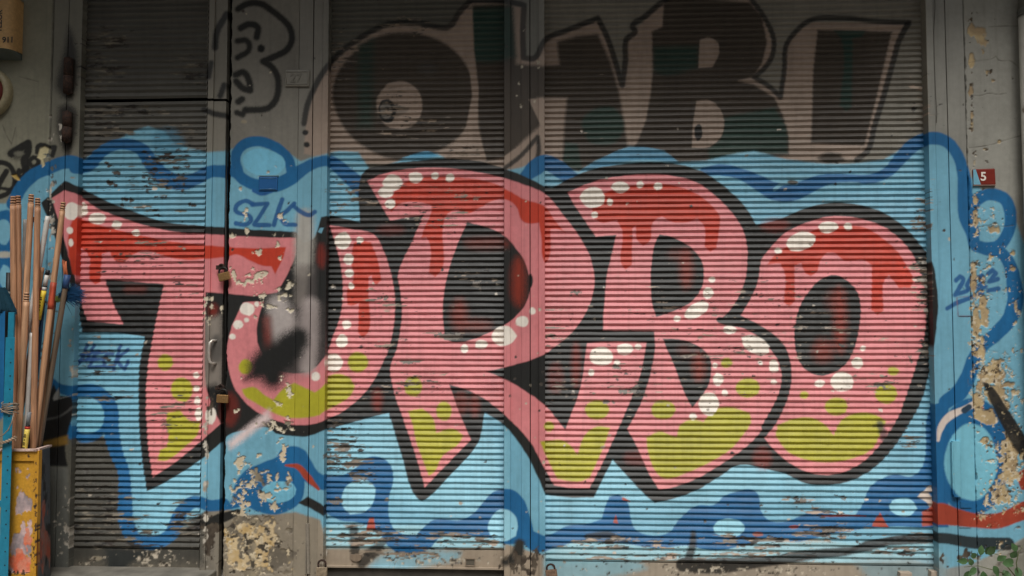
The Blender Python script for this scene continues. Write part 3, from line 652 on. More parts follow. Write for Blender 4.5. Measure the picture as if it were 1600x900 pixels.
# right wall: crusts of ochre render where the paint has come off
WALL = [(1548, 582, 30, 26, .80), (1532, 560, 14, 50, .62), (1528, 620, 14, 50, .60), (1560, 610, 30, 30, .54), (1575, 560, 30, 20, .46), (1555, 700, 22, 30, .50), (1578, 712, 24, 60, .74), (1564, 770, 30, 26, .72), (1585, 690, 18, 40, .64), (1590, 790, 20, 16, .50), (1580, 640, 26, 40, .46), (1545, 655, 20, 20, .5),
        (1540, 688, 10, 8, .62), (1555, 720, 7, 6, .62), (1536, 810, 12, 20, .5), (1546, 815, 14, 20, .46), (1566, 855, 12, 18, .50), (1524, 330, 8, 60, .60), (1522, 430, 8, 60, .60), (1545, 408, 8, 20, .62), (1534, 430, 12, 30, .56), (1536, 470, 10, 26, .6), (1542, 490, 14, 30, .44), (1550, 345, 24, 30, .40), (1518, 150, 7, 170, .56), (1522, 250, 8, 40, .50),
        (1527, 21, 10, 4, .7), (1545, 114, 10, 8, .70), (1550, 126, 12, 6, .70), (1540, 233, 10, 5, .68), (1562, 222, 5, 5, .6), (1540, 250, 14, 8, .5), (1530, 60, 16, 20, .38), (1570, 430, 20, 60, .34), (1590, 500, 8, 40, .42), (1585, 620, 20, 20, .5), (1524, 520, 10, 80, .6)]
d, w = M.area(WALL, 1512, 0, 1660, 905)
M.wear(d * .98, w, 24, 24, 61, [OCHRE, (160, 138, 106)], 0.0, 12)
d2, w2 = M.area([(a, b, c * 1.5, e * 1.4, k * .74) for a, b, c, e, k in WALL if b > 300], 1512, 300, 1660, 905)
M.wear(d2, w2, 5, 5, 62, [(210, 198, 174), (186, 160, 116)], 0.2, 12)
M.wear(d * .50, w, 6, 6, 63, [(74, 64, 52), (98, 82, 60)], 0.0, 16)
d, w = M.area([(1560, 870, 60, 30, .46), (1590, 840, 30, 30, .4)], 1512, 800, 1660, 905)
M.wear(d, w, 16, 12, 64, [(150, 142, 126), (98, 94, 86)], 0.3, 6)
M.fill([(1535, 596), (1546, 600), (1574, 638), (1606, 690), (1622, 722), (1614, 736), (1586, 700), (1556, 646)], BLACK, soft=3, alpha=.95, relief=.9)
d3, w3 = M.area([(1542, 606, 12, 16, .56), (1570, 650, 10, 12, .56), (1584, 676, 14, 12, .50), (1598, 712, 10, 14, .46)], 1512, 580, 1660, 760)
M.wear(d3, w3, 6, 7, 66, [(196, 180, 146), OCHRE], .1, 12)
for pts in [[(1514, 97), (1530, 95), (1550, 92), (1556, 88), (1560, 94), (1580, 96), (1592, 106)], [(1514, 147), (1530, 150), (1545, 146), (1560, 148), (1572, 146)], [(1514, 231), (1530, 230), (1550, 226), (1575, 218), (1595, 212)], [(1545, 42), (1570, 41), (1600, 40)], [(1528, 355), (1545, 352), (1568, 354), (1584, 352)],
            [(1514, 600), (1535, 612), (1552, 640)], [(4, 196), (10, 212), (18, 226), (24, 200)], [(30, 120), (60, 128)]]:
    M.stroke(pts, 0.8, (88, 82, 72), soft=1.5, alpha=.75, relief=.4)
# left wall: one ochre scar, small chips
M.fill([(62, 232), (70, 228), (76, 232), (74, 244), (68, 248), (70, 258), (66, 262), (64, 250), (58, 246)], (196, 184, 144), soft=1.6, smooth=False, relief=0)
M.fill([(18, 274), (26, 272), (32, 282), (26, 281)], (190, 160, 90), soft=1.6, relief=0)
for k in range(50):
    x, y = r_.uniform(60, 90), r_.uniform(240, 600)
    M.chip(x, y, r_.uniform(1, 4), r_.uniform(1, 5), (90, 96, 96), relief=.2, seed=2000 + k)
for k in range(130):
    x, y = r_.choice([r_.uniform(356, 506), r_.uniform(790, 850), r_.uniform(1460, 1590)]), r_.uniform(10, 890)
    M.chip(x, y, r_.uniform(1, 3), r_.uniform(1, 3.4), r_.choice([(70, 64, 58), (190, 180, 160)]), relief=.1, seed=3000 + k)
# bottom rails: rivet dots, scrapes, black spray
M.fill([(166, 856), (232, 860), (226, 872), (206, 880), (190, 896), (168, 896)], (50, 53, 52), soft=14)
M.blob(152, 872, 9, 3.5, (150, 140, 120), soft=2)
d, w = M.area([(250, 875, 60, 20, .5), (140, 875, 40, 16, .42), (680, 876, 120, 14, .46), (1150, 892, 300, 12, .44)], 105, 855, 1475, 905)
M.wear(d, w, 7, 5, 71, [(60, 54, 46), (206, 194, 174)], 0.2)
for x in range(866, 1460, 34):
    M.blob(x + r_.uniform(-6, 6), 884 + (x - 866) * .008, 1.6, 1.6, (60, 54, 48))
# fine fading of the pigment, streaks of grime run-off
f = fbm((M.H, M.W), 60, 90, 81, 4)[..., None]
M.rgb *= 0.83 + 0.34 * f
f = fbm((M.H, M.W), 3, 2, 82, 2)[..., None]
M.rgb *= 0.98 + 0.04 * f
f = np.clip((fbm((M.H, M.W), 7, 140, 83, 3) - 0.52) * 4, 0, 1)[..., None]
M.rgb *= 1 - 0.10 * f

# ------------------------------------------------------------------ materials
def node_mat(name):
    m = bpy.data.materials.new(name)
    m.use_nodes = True
    nt = m.node_tree
    return m, nt.nodes, nt.links, nt.nodes["Principled BSDF"]


def painted_mat(name, rough, grain_scale, grain_bump, relief_dist, spec=0.4, mottled=0.12):
    """pigment from the mesh's own colour layer, broken up by fine procedural grain; relief = thickness of the coats"""
    m, n, l, b = node_mat(name)
    a = n.new("ShaderNodeAttribute"); a.attribute_name = "paint"
    co = n.new("ShaderNodeTexCoord")
    no = n.new("ShaderNodeTexNoise"); no.inputs['Scale'].default_value = grain_scale; no.inputs['Detail'].default_value = 6
    l.new(co.outputs['Object'], no.inputs['Vector'])
    mr = n.new("ShaderNodeMapRange"); mr.inputs['To Min'].default_value = 1 - mottled; mr.inputs['To Max'].default_value = 1 + mottled
    mr.inputs['From Min'].default_value = .3; mr.inputs['From Max'].default_value = .7
    l.new(no.outputs['Fac'], mr.inputs['Value'])
    mx = n.new("ShaderNodeVectorMath"); mx.operation = 'SCALE'
    l.new(a.outputs['Color'], mx.inputs[0]); l.new(mr.outputs[0], mx.inputs['Scale'])
    l.new(mx.outputs[0], b.inputs['Base Color'])
    b.inputs['Roughness'].default_value = rough
    b.inputs['Specular IOR Level'].default_value = spec
    re = n.new("ShaderNodeAttribute"); re.attribute_name = "relief"
    bp1 = n.new("ShaderNodeBump"); bp1.inputs['Strength'].default_value = 0.9; bp1.inputs['Distance'].default_value = relief_dist
    l.new(re.outputs['Fac'], bp1.inputs['Height'])
    bp2 = n.new("ShaderNodeBump"); bp2.inputs['Strength'].default_value = grain_bump; bp2.inputs['Distance'].default_value = 0.004
    l.new(no.outputs['Fac'], bp2.inputs['Height']); l.new(bp1.outputs[0], bp2.inputs['Normal'])
    l.new(bp2.outputs[0], b.inputs['Normal'])
    return m


def plain(name, rgb, rough=0.6, metal=0.0, scale=40, vary=0.25, bump=0.2, stretch=(1, 1, 1), rust=None, rust_amt=0.5):
    m, n, l, b = node_mat(name)
    co = n.new("ShaderNodeTexCoord")
    mp = n.new("ShaderNodeMapping"); mp.inputs['Scale'].default_value = stretch
    l.new(co.outputs['Object'], mp.inputs['Vector'])
    no = n.new("ShaderNodeTexNoise"); no.inputs['Scale'].default_value = scale; no.inputs['Detail'].default_value = 8
    l.new(mp.outputs[0], no.inputs['Vector'])
    cr = n.new("ShaderNodeValToRGB")
    c = lin(rgb)
    cr.color_ramp.elements[0].position, cr.color_ramp.elements[1].position = .3, .7
    cr.color_ramp.elements[0].color = (*(c * (1 - vary)), 1)
    cr.color_ramp.elements[1].color = (*np.minimum(c * (1 + vary), .9), 1)
    l.new(no.outputs['Fac'], cr.inputs[0])
    out = cr.outputs[0]
    if rust is not None:
        n2 = n.new("ShaderNodeTexNoise"); n2.inputs['Scale'].default_value = scale * .45; n2.inputs['Detail'].default_value = 10; n2.inputs['Roughness'].default_value = .7
        l.new(co.outputs['Object'], n2.inputs['Vector'])
        r2 = n.new("ShaderNodeValToRGB"); r2.color_ramp.elements[0].position = rust_amt; r2.color_ramp.elements[1].position = rust_amt + .05
        l.new(n2.outputs['Fac'], r2.inputs[0])
        mx = n.new("ShaderNodeMix"); mx.data_type = 'RGBA'
        l.new(r2.outputs[0], mx.inputs[0]); l.new(out, mx.inputs[6]); mx.inputs[7].default_value = (*lin(rust), 1)
        out = mx.outputs[2]
    l.new(out, b.inputs['Base Color'])
    b.inputs['Roughness'].default_value = rough
    b.inputs['Metallic'].default_value = metal
    bp = n.new("ShaderNodeBump"); bp.inputs['Strength'].default_value = bump; bp.inputs['Distance'].default_value = .003
    l.new(no.outputs['Fac'], bp.inputs['Height']); l.new(bp.outputs[0], b.inputs['Normal'])
    return m


M_SHUT = painted_mat("painted_shutter_steel", .48, 30, .12, .0012, .4, .05)
M_STEEL = painted_mat("painted_flat_steel", .5, 30, .08, .0015, .45, .05)
M_WALL = painted_mat("painted_plaster", .7, 30, .3, .0035, .3, .07)
M_OBJ = painted_mat("painted_object", .55, 60, .2, .002, .4)
M_DARK = plain("near_black", (30, 29, 27), .9)  # near-black coat of the back wall and the bolt-hole discs
M_CONC = plain("grey_concrete", (112, 108, 99), .9, scale=9, vary=.3, bump=.5)
M_WOODV = None


# ------------------------------------------------------------------ object helpers
def link(o, parent=None):
    scene.collection.objects.link(o)
    if parent is not None:
        o.parent = parent
    return o


def tag(o, label=None, cat=None, group=None, kind=None):
    if label: o["label"] = label
    if cat: o["category"] = cat
    if group: o["group"] = group
    if kind: o["kind"] = kind
    return o


def thing(name, label, cat, loc=(0, 0, 0), group=None):
    o = bpy.data.objects.new(name, None)
    o.empty_display_size = .05
    o.location = loc
    link(o)
    return tag(o, label, cat, group)


def set_paint(me, col, relief=None):
    n = len(me.vertices)
    a = me.attributes.new("paint", 'FLOAT_COLOR', 'POINT')
    c = np.ones((n, 4), np.float32); c[:, :3] = col
    a.data.foreach_set("color", c.ravel())
    r = me.attributes.new("relief", 'FLOAT', 'POINT')
    r.data.foreach_set("value", np.ascontiguousarray(np.ones(n, np.float32) if relief is None else relief, np.float32))


def grid(name, P, mat, parent=None, sheet=None, plane=None, color=None, smooth=False, close=False):
    """one sheet of quads from an (rows, cols, 3) array of points, in world space; rows run downwards"""
    r, c = P.shape[:2]
    V = P.reshape(-1, 3)
    off = np.array(parent.location) if parent is not None else np.zeros(3)
    me = bpy.data.meshes.new(name)
    me.vertices.add(len(V))
    me.vertices.foreach_set("co", (V - off).astype(np.float32).ravel())
    i = np.arange(r * c).reshape(r, c)
    q = np.stack([i[1:, :-1], i[1:, 1:], i[:-1, 1:], i[:-1, :-1]], -1).reshape(-1, 4)
    if close:
        q = np.concatenate([q, np.stack([i[1:, -1], i[1:, 0], i[:-1, 0], i[:-1, -1]], -1)])
    me.loops.add(q.size)
    me.loops.foreach_set("vertex_index", q.astype(np.int32).ravel())
    me.polygons.add(len(q))
    me.polygons.foreach_set("loop_start", np.arange(0, q.size, 4, dtype=np.int32))
    me.polygons.foreach_set("use_smooth", np.full(len(q), smooth))
    me.update(calc_edges=True)
    if sheet is not None:
        px, py = plan(V[:, 0], V[:, 2], plane)
        s = sheet.sample(px, py)
        set_paint(me, s[:, :3], s[:, 3])
    else:
        set_paint(me, lin(color if color is not None else (128, 128, 128)))
    me.materials.append(mat)
    return link(bpy.data.objects.new(name, me), parent)


def from_bm(name, bm, mat, parent=None, color=None, smooth=False, colors=None):
    if parent is not None:
        bmesh.ops.translate(bm, verts=bm.verts, vec=-Vector(parent.location))
    me = bpy.data.meshes.new(name)
    bm.normal_update()
    bm.to_mesh(me)
    bm.free()
    if smooth:
        me.polygons.foreach_set("use_smooth", np.full(len(me.polygons), True))
    set_paint(me, lin(color if color is not None else (128, 128, 128)))
    me.materials.append(mat)
    return link(bpy.data.objects.new(name, me), parent)


def box(bm, a, b, bev=0.0, seg=2):
    a, b = Vector(a), Vector(b)
    r = bmesh.ops.create_cube(bm, size=1)
    vs_ = r['verts']
    for v in vs_:
        v.co = Vector((a[k] + (b[k] - a[k]) * (v.co[k] + .5) for k in range(3)))
    if bev:
        es = list({e for v in vs_ for e in v.link_edges})
        bmesh.ops.bevel(bm, geom=es, offset=bev, segments=seg, affect='EDGES', profile=.5)


def tube(bm, pts, rad, seg=10, caps=True):
    pts = [Vector(p) for p in pts]
    rad = [rad] * len(pts) if isinstance(rad, (int, float)) else rad
    rings, up = [], None
    for i, p in enumerate(pts):
        t = (pts[min(i + 1, len(pts) - 1)] - pts[max(i - 1, 0)]).normalized()
        if up is None:
            up = t.orthogonal().normalized()
        up = (up - t * up.dot(t)).normalized()
        s_ = t.cross(up)
        rings.append([bm.verts.new(p + (up * math.cos(2 * math.pi * k / seg) + s_ * math.sin(2 * math.pi * k / seg)) * rad[i]) for k in range(seg)])
    for a, b in zip(rings, rings[1:]):
        for k in range(seg):
            bm.faces.new((a[k], a[(k + 1) % seg], b[(k + 1) % seg], b[k]))
    if caps:
        bm.faces.new(rings[0][::-1]); bm.faces.new(rings[-1])


def text(name, body, size, mat, parent, loc, rot=(90, 0, 0), depth=.0006, color=None):
    cu = bpy.data.curves.new(name, 'FONT')
    cu.body, cu.size, cu.extrude = body, size, depth
    cu.offset = size * .022
    cu.align_x, cu.align_y = 'CENTER', 'CENTER'
    t = bpy.data.objects.new(name, cu)
    scene.collection.objects.link(t)
    dg = bpy.context.evaluated_depsgraph_get()
    me = bpy.data.meshes.new_from_object(t.evaluated_get(dg))
    bpy.data.objects.remove(t)
    set_paint(me, lin(color if color is not None else (20, 20, 20)))
    me.materials.clear(); me.materials.append(mat)
    o = link(bpy.data.objects.new(name, me), parent)
    o.location = Vector(loc) - Vector(parent.location)
    o.rotation_euler = tuple(R(a) for a in rot)
    return o


Z_TOP, Z_LOW = 3.86, -0.075
PXM = 0.004                                       # metres in one photo pixel on the wall


def zs_dense(z0, z1, step=0.0055):
    """dense rows where the front is painted, one coarse row above"""
    n = max(2, int((z1 - z0) / step))
    return np.linspace(z1, z0, n)


def strip(name, p0, p1, y, parent, mat=None, z0=Z_LOW, z1=Z_TOP, step=0.005, ret=(0.02, 0.02), ridges=(), wave=0.0, seed=0, rag=(0, 0)):
    """upright folded sheet between two positions; returns run back at both edges; ridges = (position, width, depth) folds"""
    x0, x1 = X(p0, y), X(p1, y)
    xs = np.linspace(x0, x1, max(2, int((x1 - x0) / step) + 1))
    ys = np.full_like(xs, y)
    for rp, rw, rd in ridges:
        rx = X(rp, y)
        xs = np.unique(np.concatenate([xs, [rx - rw / 2 - .0004, rx - rw / 2, rx + rw / 2, rx + rw / 2 + .0004]]))
        ys = np.full_like(xs, y)
    for rp, rw, rd in ridges:
        rx = X(rp, y)
        ys[np.abs(xs - rx) <= rw / 2 + 1e-5] += rd
    zs = zs_dense(z0, z1)
    PX = np.concatenate([[xs[0]] * 2, xs, [xs[-1]] * 2]) if ret else xs
    PY = np.concatenate([[y + ret[0], y + .001], ys, [y + .001, y + ret[1]]]) if ret else ys
    P = np.empty((len(zs), len(PX), 3))
    P[..., 0], P[..., 1], P[..., 2] = PX[None], PY[None], zs[:, None]
    if wave:
        w = fbm((len(zs), len(PX)), 30, 60, seed + 5, 3) - .5
        P[..., 1] += w * wave
    if rag[0] or rag[1]:
        g = fbm((len(zs), 1), 1, 10, seed + 9, 4)[:, 0]
        g2 = fbm((len(zs), 1), 1, 10, seed + 19, 4)[:, 0]
        k = 4
        for j in range(k):
            P[:, j, 0] += rag[0] * (g - .3) * (1 - j / k)
            P[:, -1 - j, 0] -= rag[1] * (g2 - .3) * (1 - j / k)
    return grid(name, P, mat or M_STEEL, parent, M, y)


# ------------------------------------------------------------------ ground, roof slab, dark masonry behind
bm = bmesh.new()
bmesh.ops.create_grid(bm, x_segments=2, y_segments=2, size=120)
bmesh.ops.translate(bm, verts=bm.verts, vec=(0, 0, -.18))
g = from_bm("road", bm, plain("asphalt", (72, 71, 69), .95, scale=3, vary=.3, bump=.5)); tag(g, kind="structure")
bm = bmesh.new()
box(bm, (-60, -2.6, -.30), (60, 1.2, Z_LOW), .015)
g = from_bm("pavement", bm, plain("pavement_concrete", (156, 150, 140), .9, scale=2.2, vary=.3, bump=.4)); tag(g, kind="structure")
bm = bmesh.new()
box(bm, (-60, -9.5, -.30), (60, -7.4, -.04), .015)
g = from_bm("far_pavement", bm, M_CONC); tag(g, kind="structure")
t = thing("shop_building", "grey shop front building carrying the painted shutters", "building", (0, .6, 0))
bm = bmesh.new(); box(bm, (-9, .20, -.2), (9, .6, 4.3))
from_bm("back_wall", bm, M_DARK, t)
Z_CAN = 4.45
bm = bmesh.new(); box(bm, (-9, .0, Z_TOP), (9, .199, Z_CAN + .4))
from_bm("lintel", bm, M_CONC, t)
bm = bmesh.new(); box(bm, (-9, -1.14, Z_CAN), (X(1440), -.002, Z_CAN + .2), .01)
from_bm("canopy_slab", bm, M_CONC, t)
bm = bmesh.new(); box(bm, (X(1440) + .002, -.93, Z_CAN), (9, -.002, Z_CAN + .2), .01)
from_bm("canopy_slab", bm, M_CONC, t)
bm = bmesh.new(); box(bm, (-4.6, -.75, -.2), (-4.15, -.002, Z_CAN - .002), .01)  # pier added out of view to darken the left end of the wall
from_bm("added_side_blocker", bm, M_CONC, t)
bm = bmesh.new(); box(bm, (-16, -14, -.2), (16, -9.6, 7.0), .01)  # unseen block added across the street to cut off low sky light
g = from_bm("unseen_sky_blocker", bm, plain("sky_blocker_coat", (120, 112, 100), .9, scale=1.2, vary=.3), None); tag(g, kind="structure")

# ------------------------------------------------------------------ walls
def wall(p0, p1, y, label, x_left=None, x_right=None, rag=(0, 0), seed=0, relief=.0035):
    xa, xb = X(p0, y) if x_left is None else X(-100, y), X(p1, y) if x_right is None else X(1690, y)
    xs = np.linspace(xa, xb, int((xb - xa) / .0052) + 1)
    if x_left is not None: xs = np.concatenate([[x_left, (x_left + xa) / 2], xs])
    if x_right is not None: xs = np.concatenate([xs, [(x_right + xb) / 2, x_right]])
    zs = zs_dense(Z_LOW, Z_TOP)
    PX = np.concatenate([[xs[0]], xs, [xs[-1]]]); PY = np.concatenate([[y + .15], np.full_like(xs, y), [y + .15]])
    P = np.empty((len(zs), len(PX), 3)); P[..., 0], P[..., 1], P[..., 2] = PX, PY, zs[:, None]
    lum = fbm((len(zs), len(PX)), 60, 60, seed, 3) - .5
    px, py = plan(P[:, 1:-1, 0], P[:, 1:-1, 2], y)
    rel = M.sample(px.ravel(), py.ravel())[:, 3].reshape(px.shape)
    P[:, 1:-1, 1] += lum[:, 1:-1] * .006 + (1 - rel) * relief
    g1 = fbm((len(zs), 1), 1, 8, seed + 1, 5)[:, 0]; g2 = fbm((len(zs), 1), 1, 8, seed + 2, 5)[:, 0]
    for j in range(6):
        f_ = max(0, 1 - max(0, j - 1) / 5)
        if rag[0]: P[:, j, 0] += rag[0] * (g1 - .45) * f_
        if rag[1]: P[:, -1 - j, 0] += rag[1] * (g2 - .45) * f_
    o = grid("plaster_wall", P, M_WALL, None, M, y, smooth=True)
    return tag(o, label, "wall")


wall(None, 70.5, 0, "grey plaster wall with black scribbled tag and blue paint behind the broom handles", x_left=-7.5, rag=(0, .008), seed=101)
o = wall(356, 462.5, 0, "narrow plaster pillar carrying the letter U with flaking paint and a bare crumbling foot", rag=(.017, 0.004), seed=102, relief=.003)
o.name = "plaster_pillar"
wall(1517.5, None, 0, "grey plaster wall with ochre flaking patches and the red number plate", x_right=7.5, rag=(.02, 0), seed=103)

# ------------------------------------------------------------------ roller shutters
M_RAIL = M_STEEL


def curtain(p0, p1, y_top, y_bot, pitch_px, depth, parent, seed, name="slat_curtain"):
    x0, x1 = X(p0, depth), X(p1, depth)
    pm = (p0 + p1) / 2
    zt, zb = Zr(y_top, pm, depth), Zr(y_bot, pm, depth)
    pitch = pitch_px * (zt - zb) / (y_bot - y_top)
    n = int(round((zt - zb) / pitch)); pitch = (zt - zb) / n
    # fractions of the pitch downwards, outward reach; the lip sheds its underside into shade
    prof = [(0.0, 0.01), (.06, .05), (.18, .125), (.31, .20), (.44, .265), (.56, .315), (.595, .315), (.63, .285), (.76, .18), (.90, .06)]
    k = len(prof)
    r = np.random.default_rng(seed)
    xs = np.linspace(x0, x1, int((x1 - x0) / .0050) + 1)
    zz = np.array([zt - (i + f) * pitch for i in range(n) for f, _ in prof] + [zb])
    out = np.array([o_ for i in range(n) for _, o_ in prof] + [0.0]) * pitch
    P = np.empty((len(zz), len(xs), 3))
    P[..., 0] = xs
    slat = np.minimum(np.arange(len(zz)) // k, n - 1)
    sag = (fbm((n, len(xs)), 90, 2.0, seed, 3) - .5) * .0050 + (r.random((n, 1)) - .5) * .0018
    tilt = 1 + (r.random(n) - .5) * .28
    P[..., 2] = zz[:, None] + sag[slat]
    dent = (fbm((len(zz), len(xs)), 60, 110, seed + 3, 3) - .5) * .010
    dent += (fbm((n, len(xs)), 14, 1.0, seed + 4, 2)[slat] - .5) * .0025
    P[..., 1] = depth - (out * tilt[slat])[:, None] + dent
    return grid(name, P, M_SHUT, parent, M, depth)


def bottom_rail(p0, p1, y0, y1, depth, parent, seed):
    xs = np.linspace(X(p0, depth), X(p1, depth), int((X(p1) - X(p0)) / .005))
    pm = (p0 + p1) / 2
    zt, zb = Zr(y0, pm, depth), Zr(y1, pm, depth)
    prof = [(zt, depth + .012), (zt, depth - .006)] + [(zt + (zb - zt) * f, depth - .006) for f in np.linspace(.02, .88, 14)] + [(zb + (zt - zb) * .1, depth - .006), (zb + (zt - zb) * .09, depth - .022), (zb, depth - .022), (zb, depth + .02)]
    P = np.empty((len(prof), len(xs), 3)); P[..., 0] = xs
    P[..., 1] = np.array([b for a, b in prof])[:, None]; P[..., 2] = np.array([a for a, b in prof])[:, None]
    P[..., 1] += (fbm(P.shape[:2], 40, 20, seed, 3) - .5) * .006
    return grid("bottom_rail", P, M_STEEL, parent, M, depth)


SD = 0.068                                        # the curtains hang this far behind the wall face
# the first shutter is the door: a leaf below a fixed strip of the same slats
door = thing("shutter_door", "narrow slatted steel door with the letter T, handle and two padlocks on its edge", "door", (X(220), SD, Z_LOW))
curtain(118.5, 319, 159.5, 857, 9.2, SD, door, 201)
bottom_rail(118.5, 319, 858, 888, SD, door, 202)
strip("edge_rail", 319.3, 328, -.006, door, z1=Zr(158, 335), ret=(.06, .012), wave=.003, seed=203)
strip("lock_stile", 328.2, 348.5, .006, door, z1=Zr(158, 335), ret=(.004, .05), wave=.004, seed=204, rag=(0, .003))
trans = thing("transom_shutter", "fixed dark slatted panel above the narrow door", "shutter", (X(220), SD, Zr(157)))
curtain(118.5, 319, -38, 154, 9.2, SD, trans, 205)
strip("edge_rail", 319.3, 328, -.006, trans, z0=Zr(154, 335), ret=(.06, .012), wave=.003, seed=206)
strip("side_plate", 328.2, 348.5, .006, trans, z0=Zr(154, 335), ret=(.004, .05), wave=.004, seed=207, rag=(0, .003))

mid = thing("roller_shutter", "roller shutter with the letters U and R between the plaster pillar and the jointed post", "shutter", (X(650), SD, Z_LOW), "roller shutters along the shop front")
curtain(509.5, 787.5, -38, 857, 8.95, SD, mid, 211)
br = bottom_rail(509.5, 787.5, 858, 887, SD, mid, 212)
big = thing("roller_shutter", "widest roller shutter, carrying the letters B and O", "shutter", (X(1150), SD, Z_LOW), "roller shutters along the shop front")
curtain(851.5, 1456.5, -38, 880, 9.08, SD, big, 221)
br3 = bottom_rail(851.5, 1456.5, 881, 914, SD, big, 222)

# lock tabs on the middle shutter's rail
def tab(px, py, w, h, parent, depth, col, round_=True):
    c = Vector(at(px, py, depth))
    bm = bmesh.new()
    n = 14
    if round_:
        pts = [(-w / 2, h / 2), (-w / 2, 0)] + [(-w / 2 * math.cos(math.pi * i / n), -h / 2 * math.sin(math.pi * i / n)) for i in range(1, n)] + [(w / 2, 0), (w / 2, h / 2)]
    else:
        pts = [(-w / 2, h / 2), (-w / 2, -h / 2), (w / 2, -h / 2), (w / 2, h / 2)]
    f0 = [bm.verts.new(c + Vector((x, -.016, z))) for x, z in pts]
    f1 = [bm.verts.new(c + Vector((x, .004, z))) for x, z in pts]
    bm.faces.new(f0)
    for i in range(len(pts)):
        j = (i + 1) % len(pts)
        bm.faces.new((f0[i], f1[i], f1[j], f0[j]))
    return bm


from_bm("lock_tab", tab(557, 871, .068, .042, mid, SD, None), M_OBJ, mid, (128, 112, 96)).parent = br
bm = bmesh.new()
c = Vector(at(735, 878, SD - .006))
for dx, dz, w, h in ((0, .021, .062, .006), (0, -.023, .062, .006), (-.0285, 0, .005, .038), (.0285, 0, .005, .038)):
    box(bm, c + Vector((dx - w / 2, -.008, dz - h / 2)), c + Vector((dx + w / 2, .004, dz + h / 2)))
from_bm("key_box", bm, M_OBJ, mid, (132, 118, 102)).parent = br
bm = bmesh.new(); box(bm, c + Vector((-.026, -.002, -.019)), c + Vector((.026, .003, .018)))
from_bm("key_box_back", bm, M_OBJ, mid, (92, 86, 76)).parent = br
bm = bmesh.new(); box(bm, (X(511, SD), SD + .004, Z_LOW), (X(786, SD), SD + .03, Zr(888.5, 650, SD)))
from_bm("threshold_board", bm, plain("dark_threshold", (62, 58, 52), .9, scale=12, vary=.3, bump=.4), mid)
# rail lugs at the right end of the wide shutter
for px, py, w in ((1413, 899, .07), (1459, 897, .055)):
    bm = bmesh.new(); c = Vector(at(px, py, SD - .02)); box(bm, c + Vector((-w / 2, -.03, -.02)), c + Vector((w / 2, .02, .024)), .003)
    from_bm("rail_lug", bm, M_OBJ, big, (168, 154, 138)).parent = br3

# ------------------------------------------------------------------ steel frames and posts
fr = thing("steel_post", "sooty steel door frame with two rusty hinges beside the narrow door", "post", (X(95), 0, Z_LOW), "steel posts between the shutters")
strip("wall_plate", 73.5, 96, .008, fr, ret=(.08, .03), wave=.003, seed=301, rag=(.004, 0))
strip("jamb_plate", 97.3, 118, .008, fr, ret=(.03, .07), wave=.003, seed=302)
M_RUST = plain("rusty_iron", (58, 38, 28), .9, scale=60, vary=.5, bump=.6, rust=(40, 28, 22), rust_amt=.5)
for y0, y1 in ((92, 146), (176, 222)):
    hx = X(97) - .002
    z1, z0 = Zr(y0, 105), Zr(y1, 105)
    bm = bmesh.new()
    tube(bm, [(hx + .012, -.008, z0), (hx + .012, -.008, z0 + (z1 - z0) * .49)], .030, 14)
    tube(bm, [(hx + .012, -.008, z0 + (z1 - z0) * .51), (hx + .012, -.008, z1)], .029, 14)
    tube(bm, [(hx + .012, -.008, z0 - .008), (hx + .012, -.008, z1 + .01)], .009, 10)
    from_bm("hinge", bm, M_RUST, fr, smooth=True)
pp = thing("steel_post", "jambs of folded sheet steel beside the pillar, sprayed grey and black over the letter U", "post", (X(486), 0, Z_LOW), "steel posts between the shutters")
strip("wall_plate", 463.4, 484.6, .002, pp, ret=(.004, .03), wave=.003, seed=311)
strip("jamb_plate", 486.2, 500, .002, pp, ret=(.03, .004), wave=.003, seed=312)
strip("edge_rail", 500.2, 509.2, -.004, pp, ret=(.004, .07), wave=.002, seed=313)
bm = bmesh.new()
tube(bm, [at(482, 896, -.002), at(480.5, 818, -.002)], .011, 12)
box(bm, Vector(at(477.5, 896, .004)) - Vector((0, .012, 0)), Vector(at(479.5, 818, .004)))
from_bm("hinge", bm, M_OBJ, pp, (132, 124, 112), smooth=False)
dp = thing("steel_post", "jointed steel post crossed by the letter R between the two roller shutters", "post", (X(820), 0, Z_LOW), "steel posts between the shutters")
strip("edge_rail", 787.8, 797, -.012, dp, ret=(.08, .02), wave=.002, seed=321)
strip("channel", 797.1, 814.8, .012, dp, ret=(0, 0), wave=.003, seed=322)
strip("cover_plate", 814.9, 827.6, .004, dp, ret=(.008, .03), wave=.003, seed=323)
strip("channel", 829, 842, .012, dp, ret=(.03, 0), wave=.003, seed=324)
strip("edge_rail", 842.1, 851.2, -.008, dp, ret=(.02, .08), wave=.002, seed=325)
ep = thing("steel_post", "blue painted steel jambs with a welded hinge cover beside the ochre flaking wall", "post", (X(1487), 0, Z_LOW), "steel posts between the shutters")
strip("edge_rail", 1456.8, 1467.5, -.010, ep, ret=(.08, .02), wave=.003, seed=331)
strip("channel", 1467.6, 1486.6, .008, ep, ret=(0, .03), wave=.003, seed=332)
strip("wall_plate", 1488.2, 1515.6, .002, ep, ret=(.03, .09), wave=.003, seed=333, rag=(0, .006))


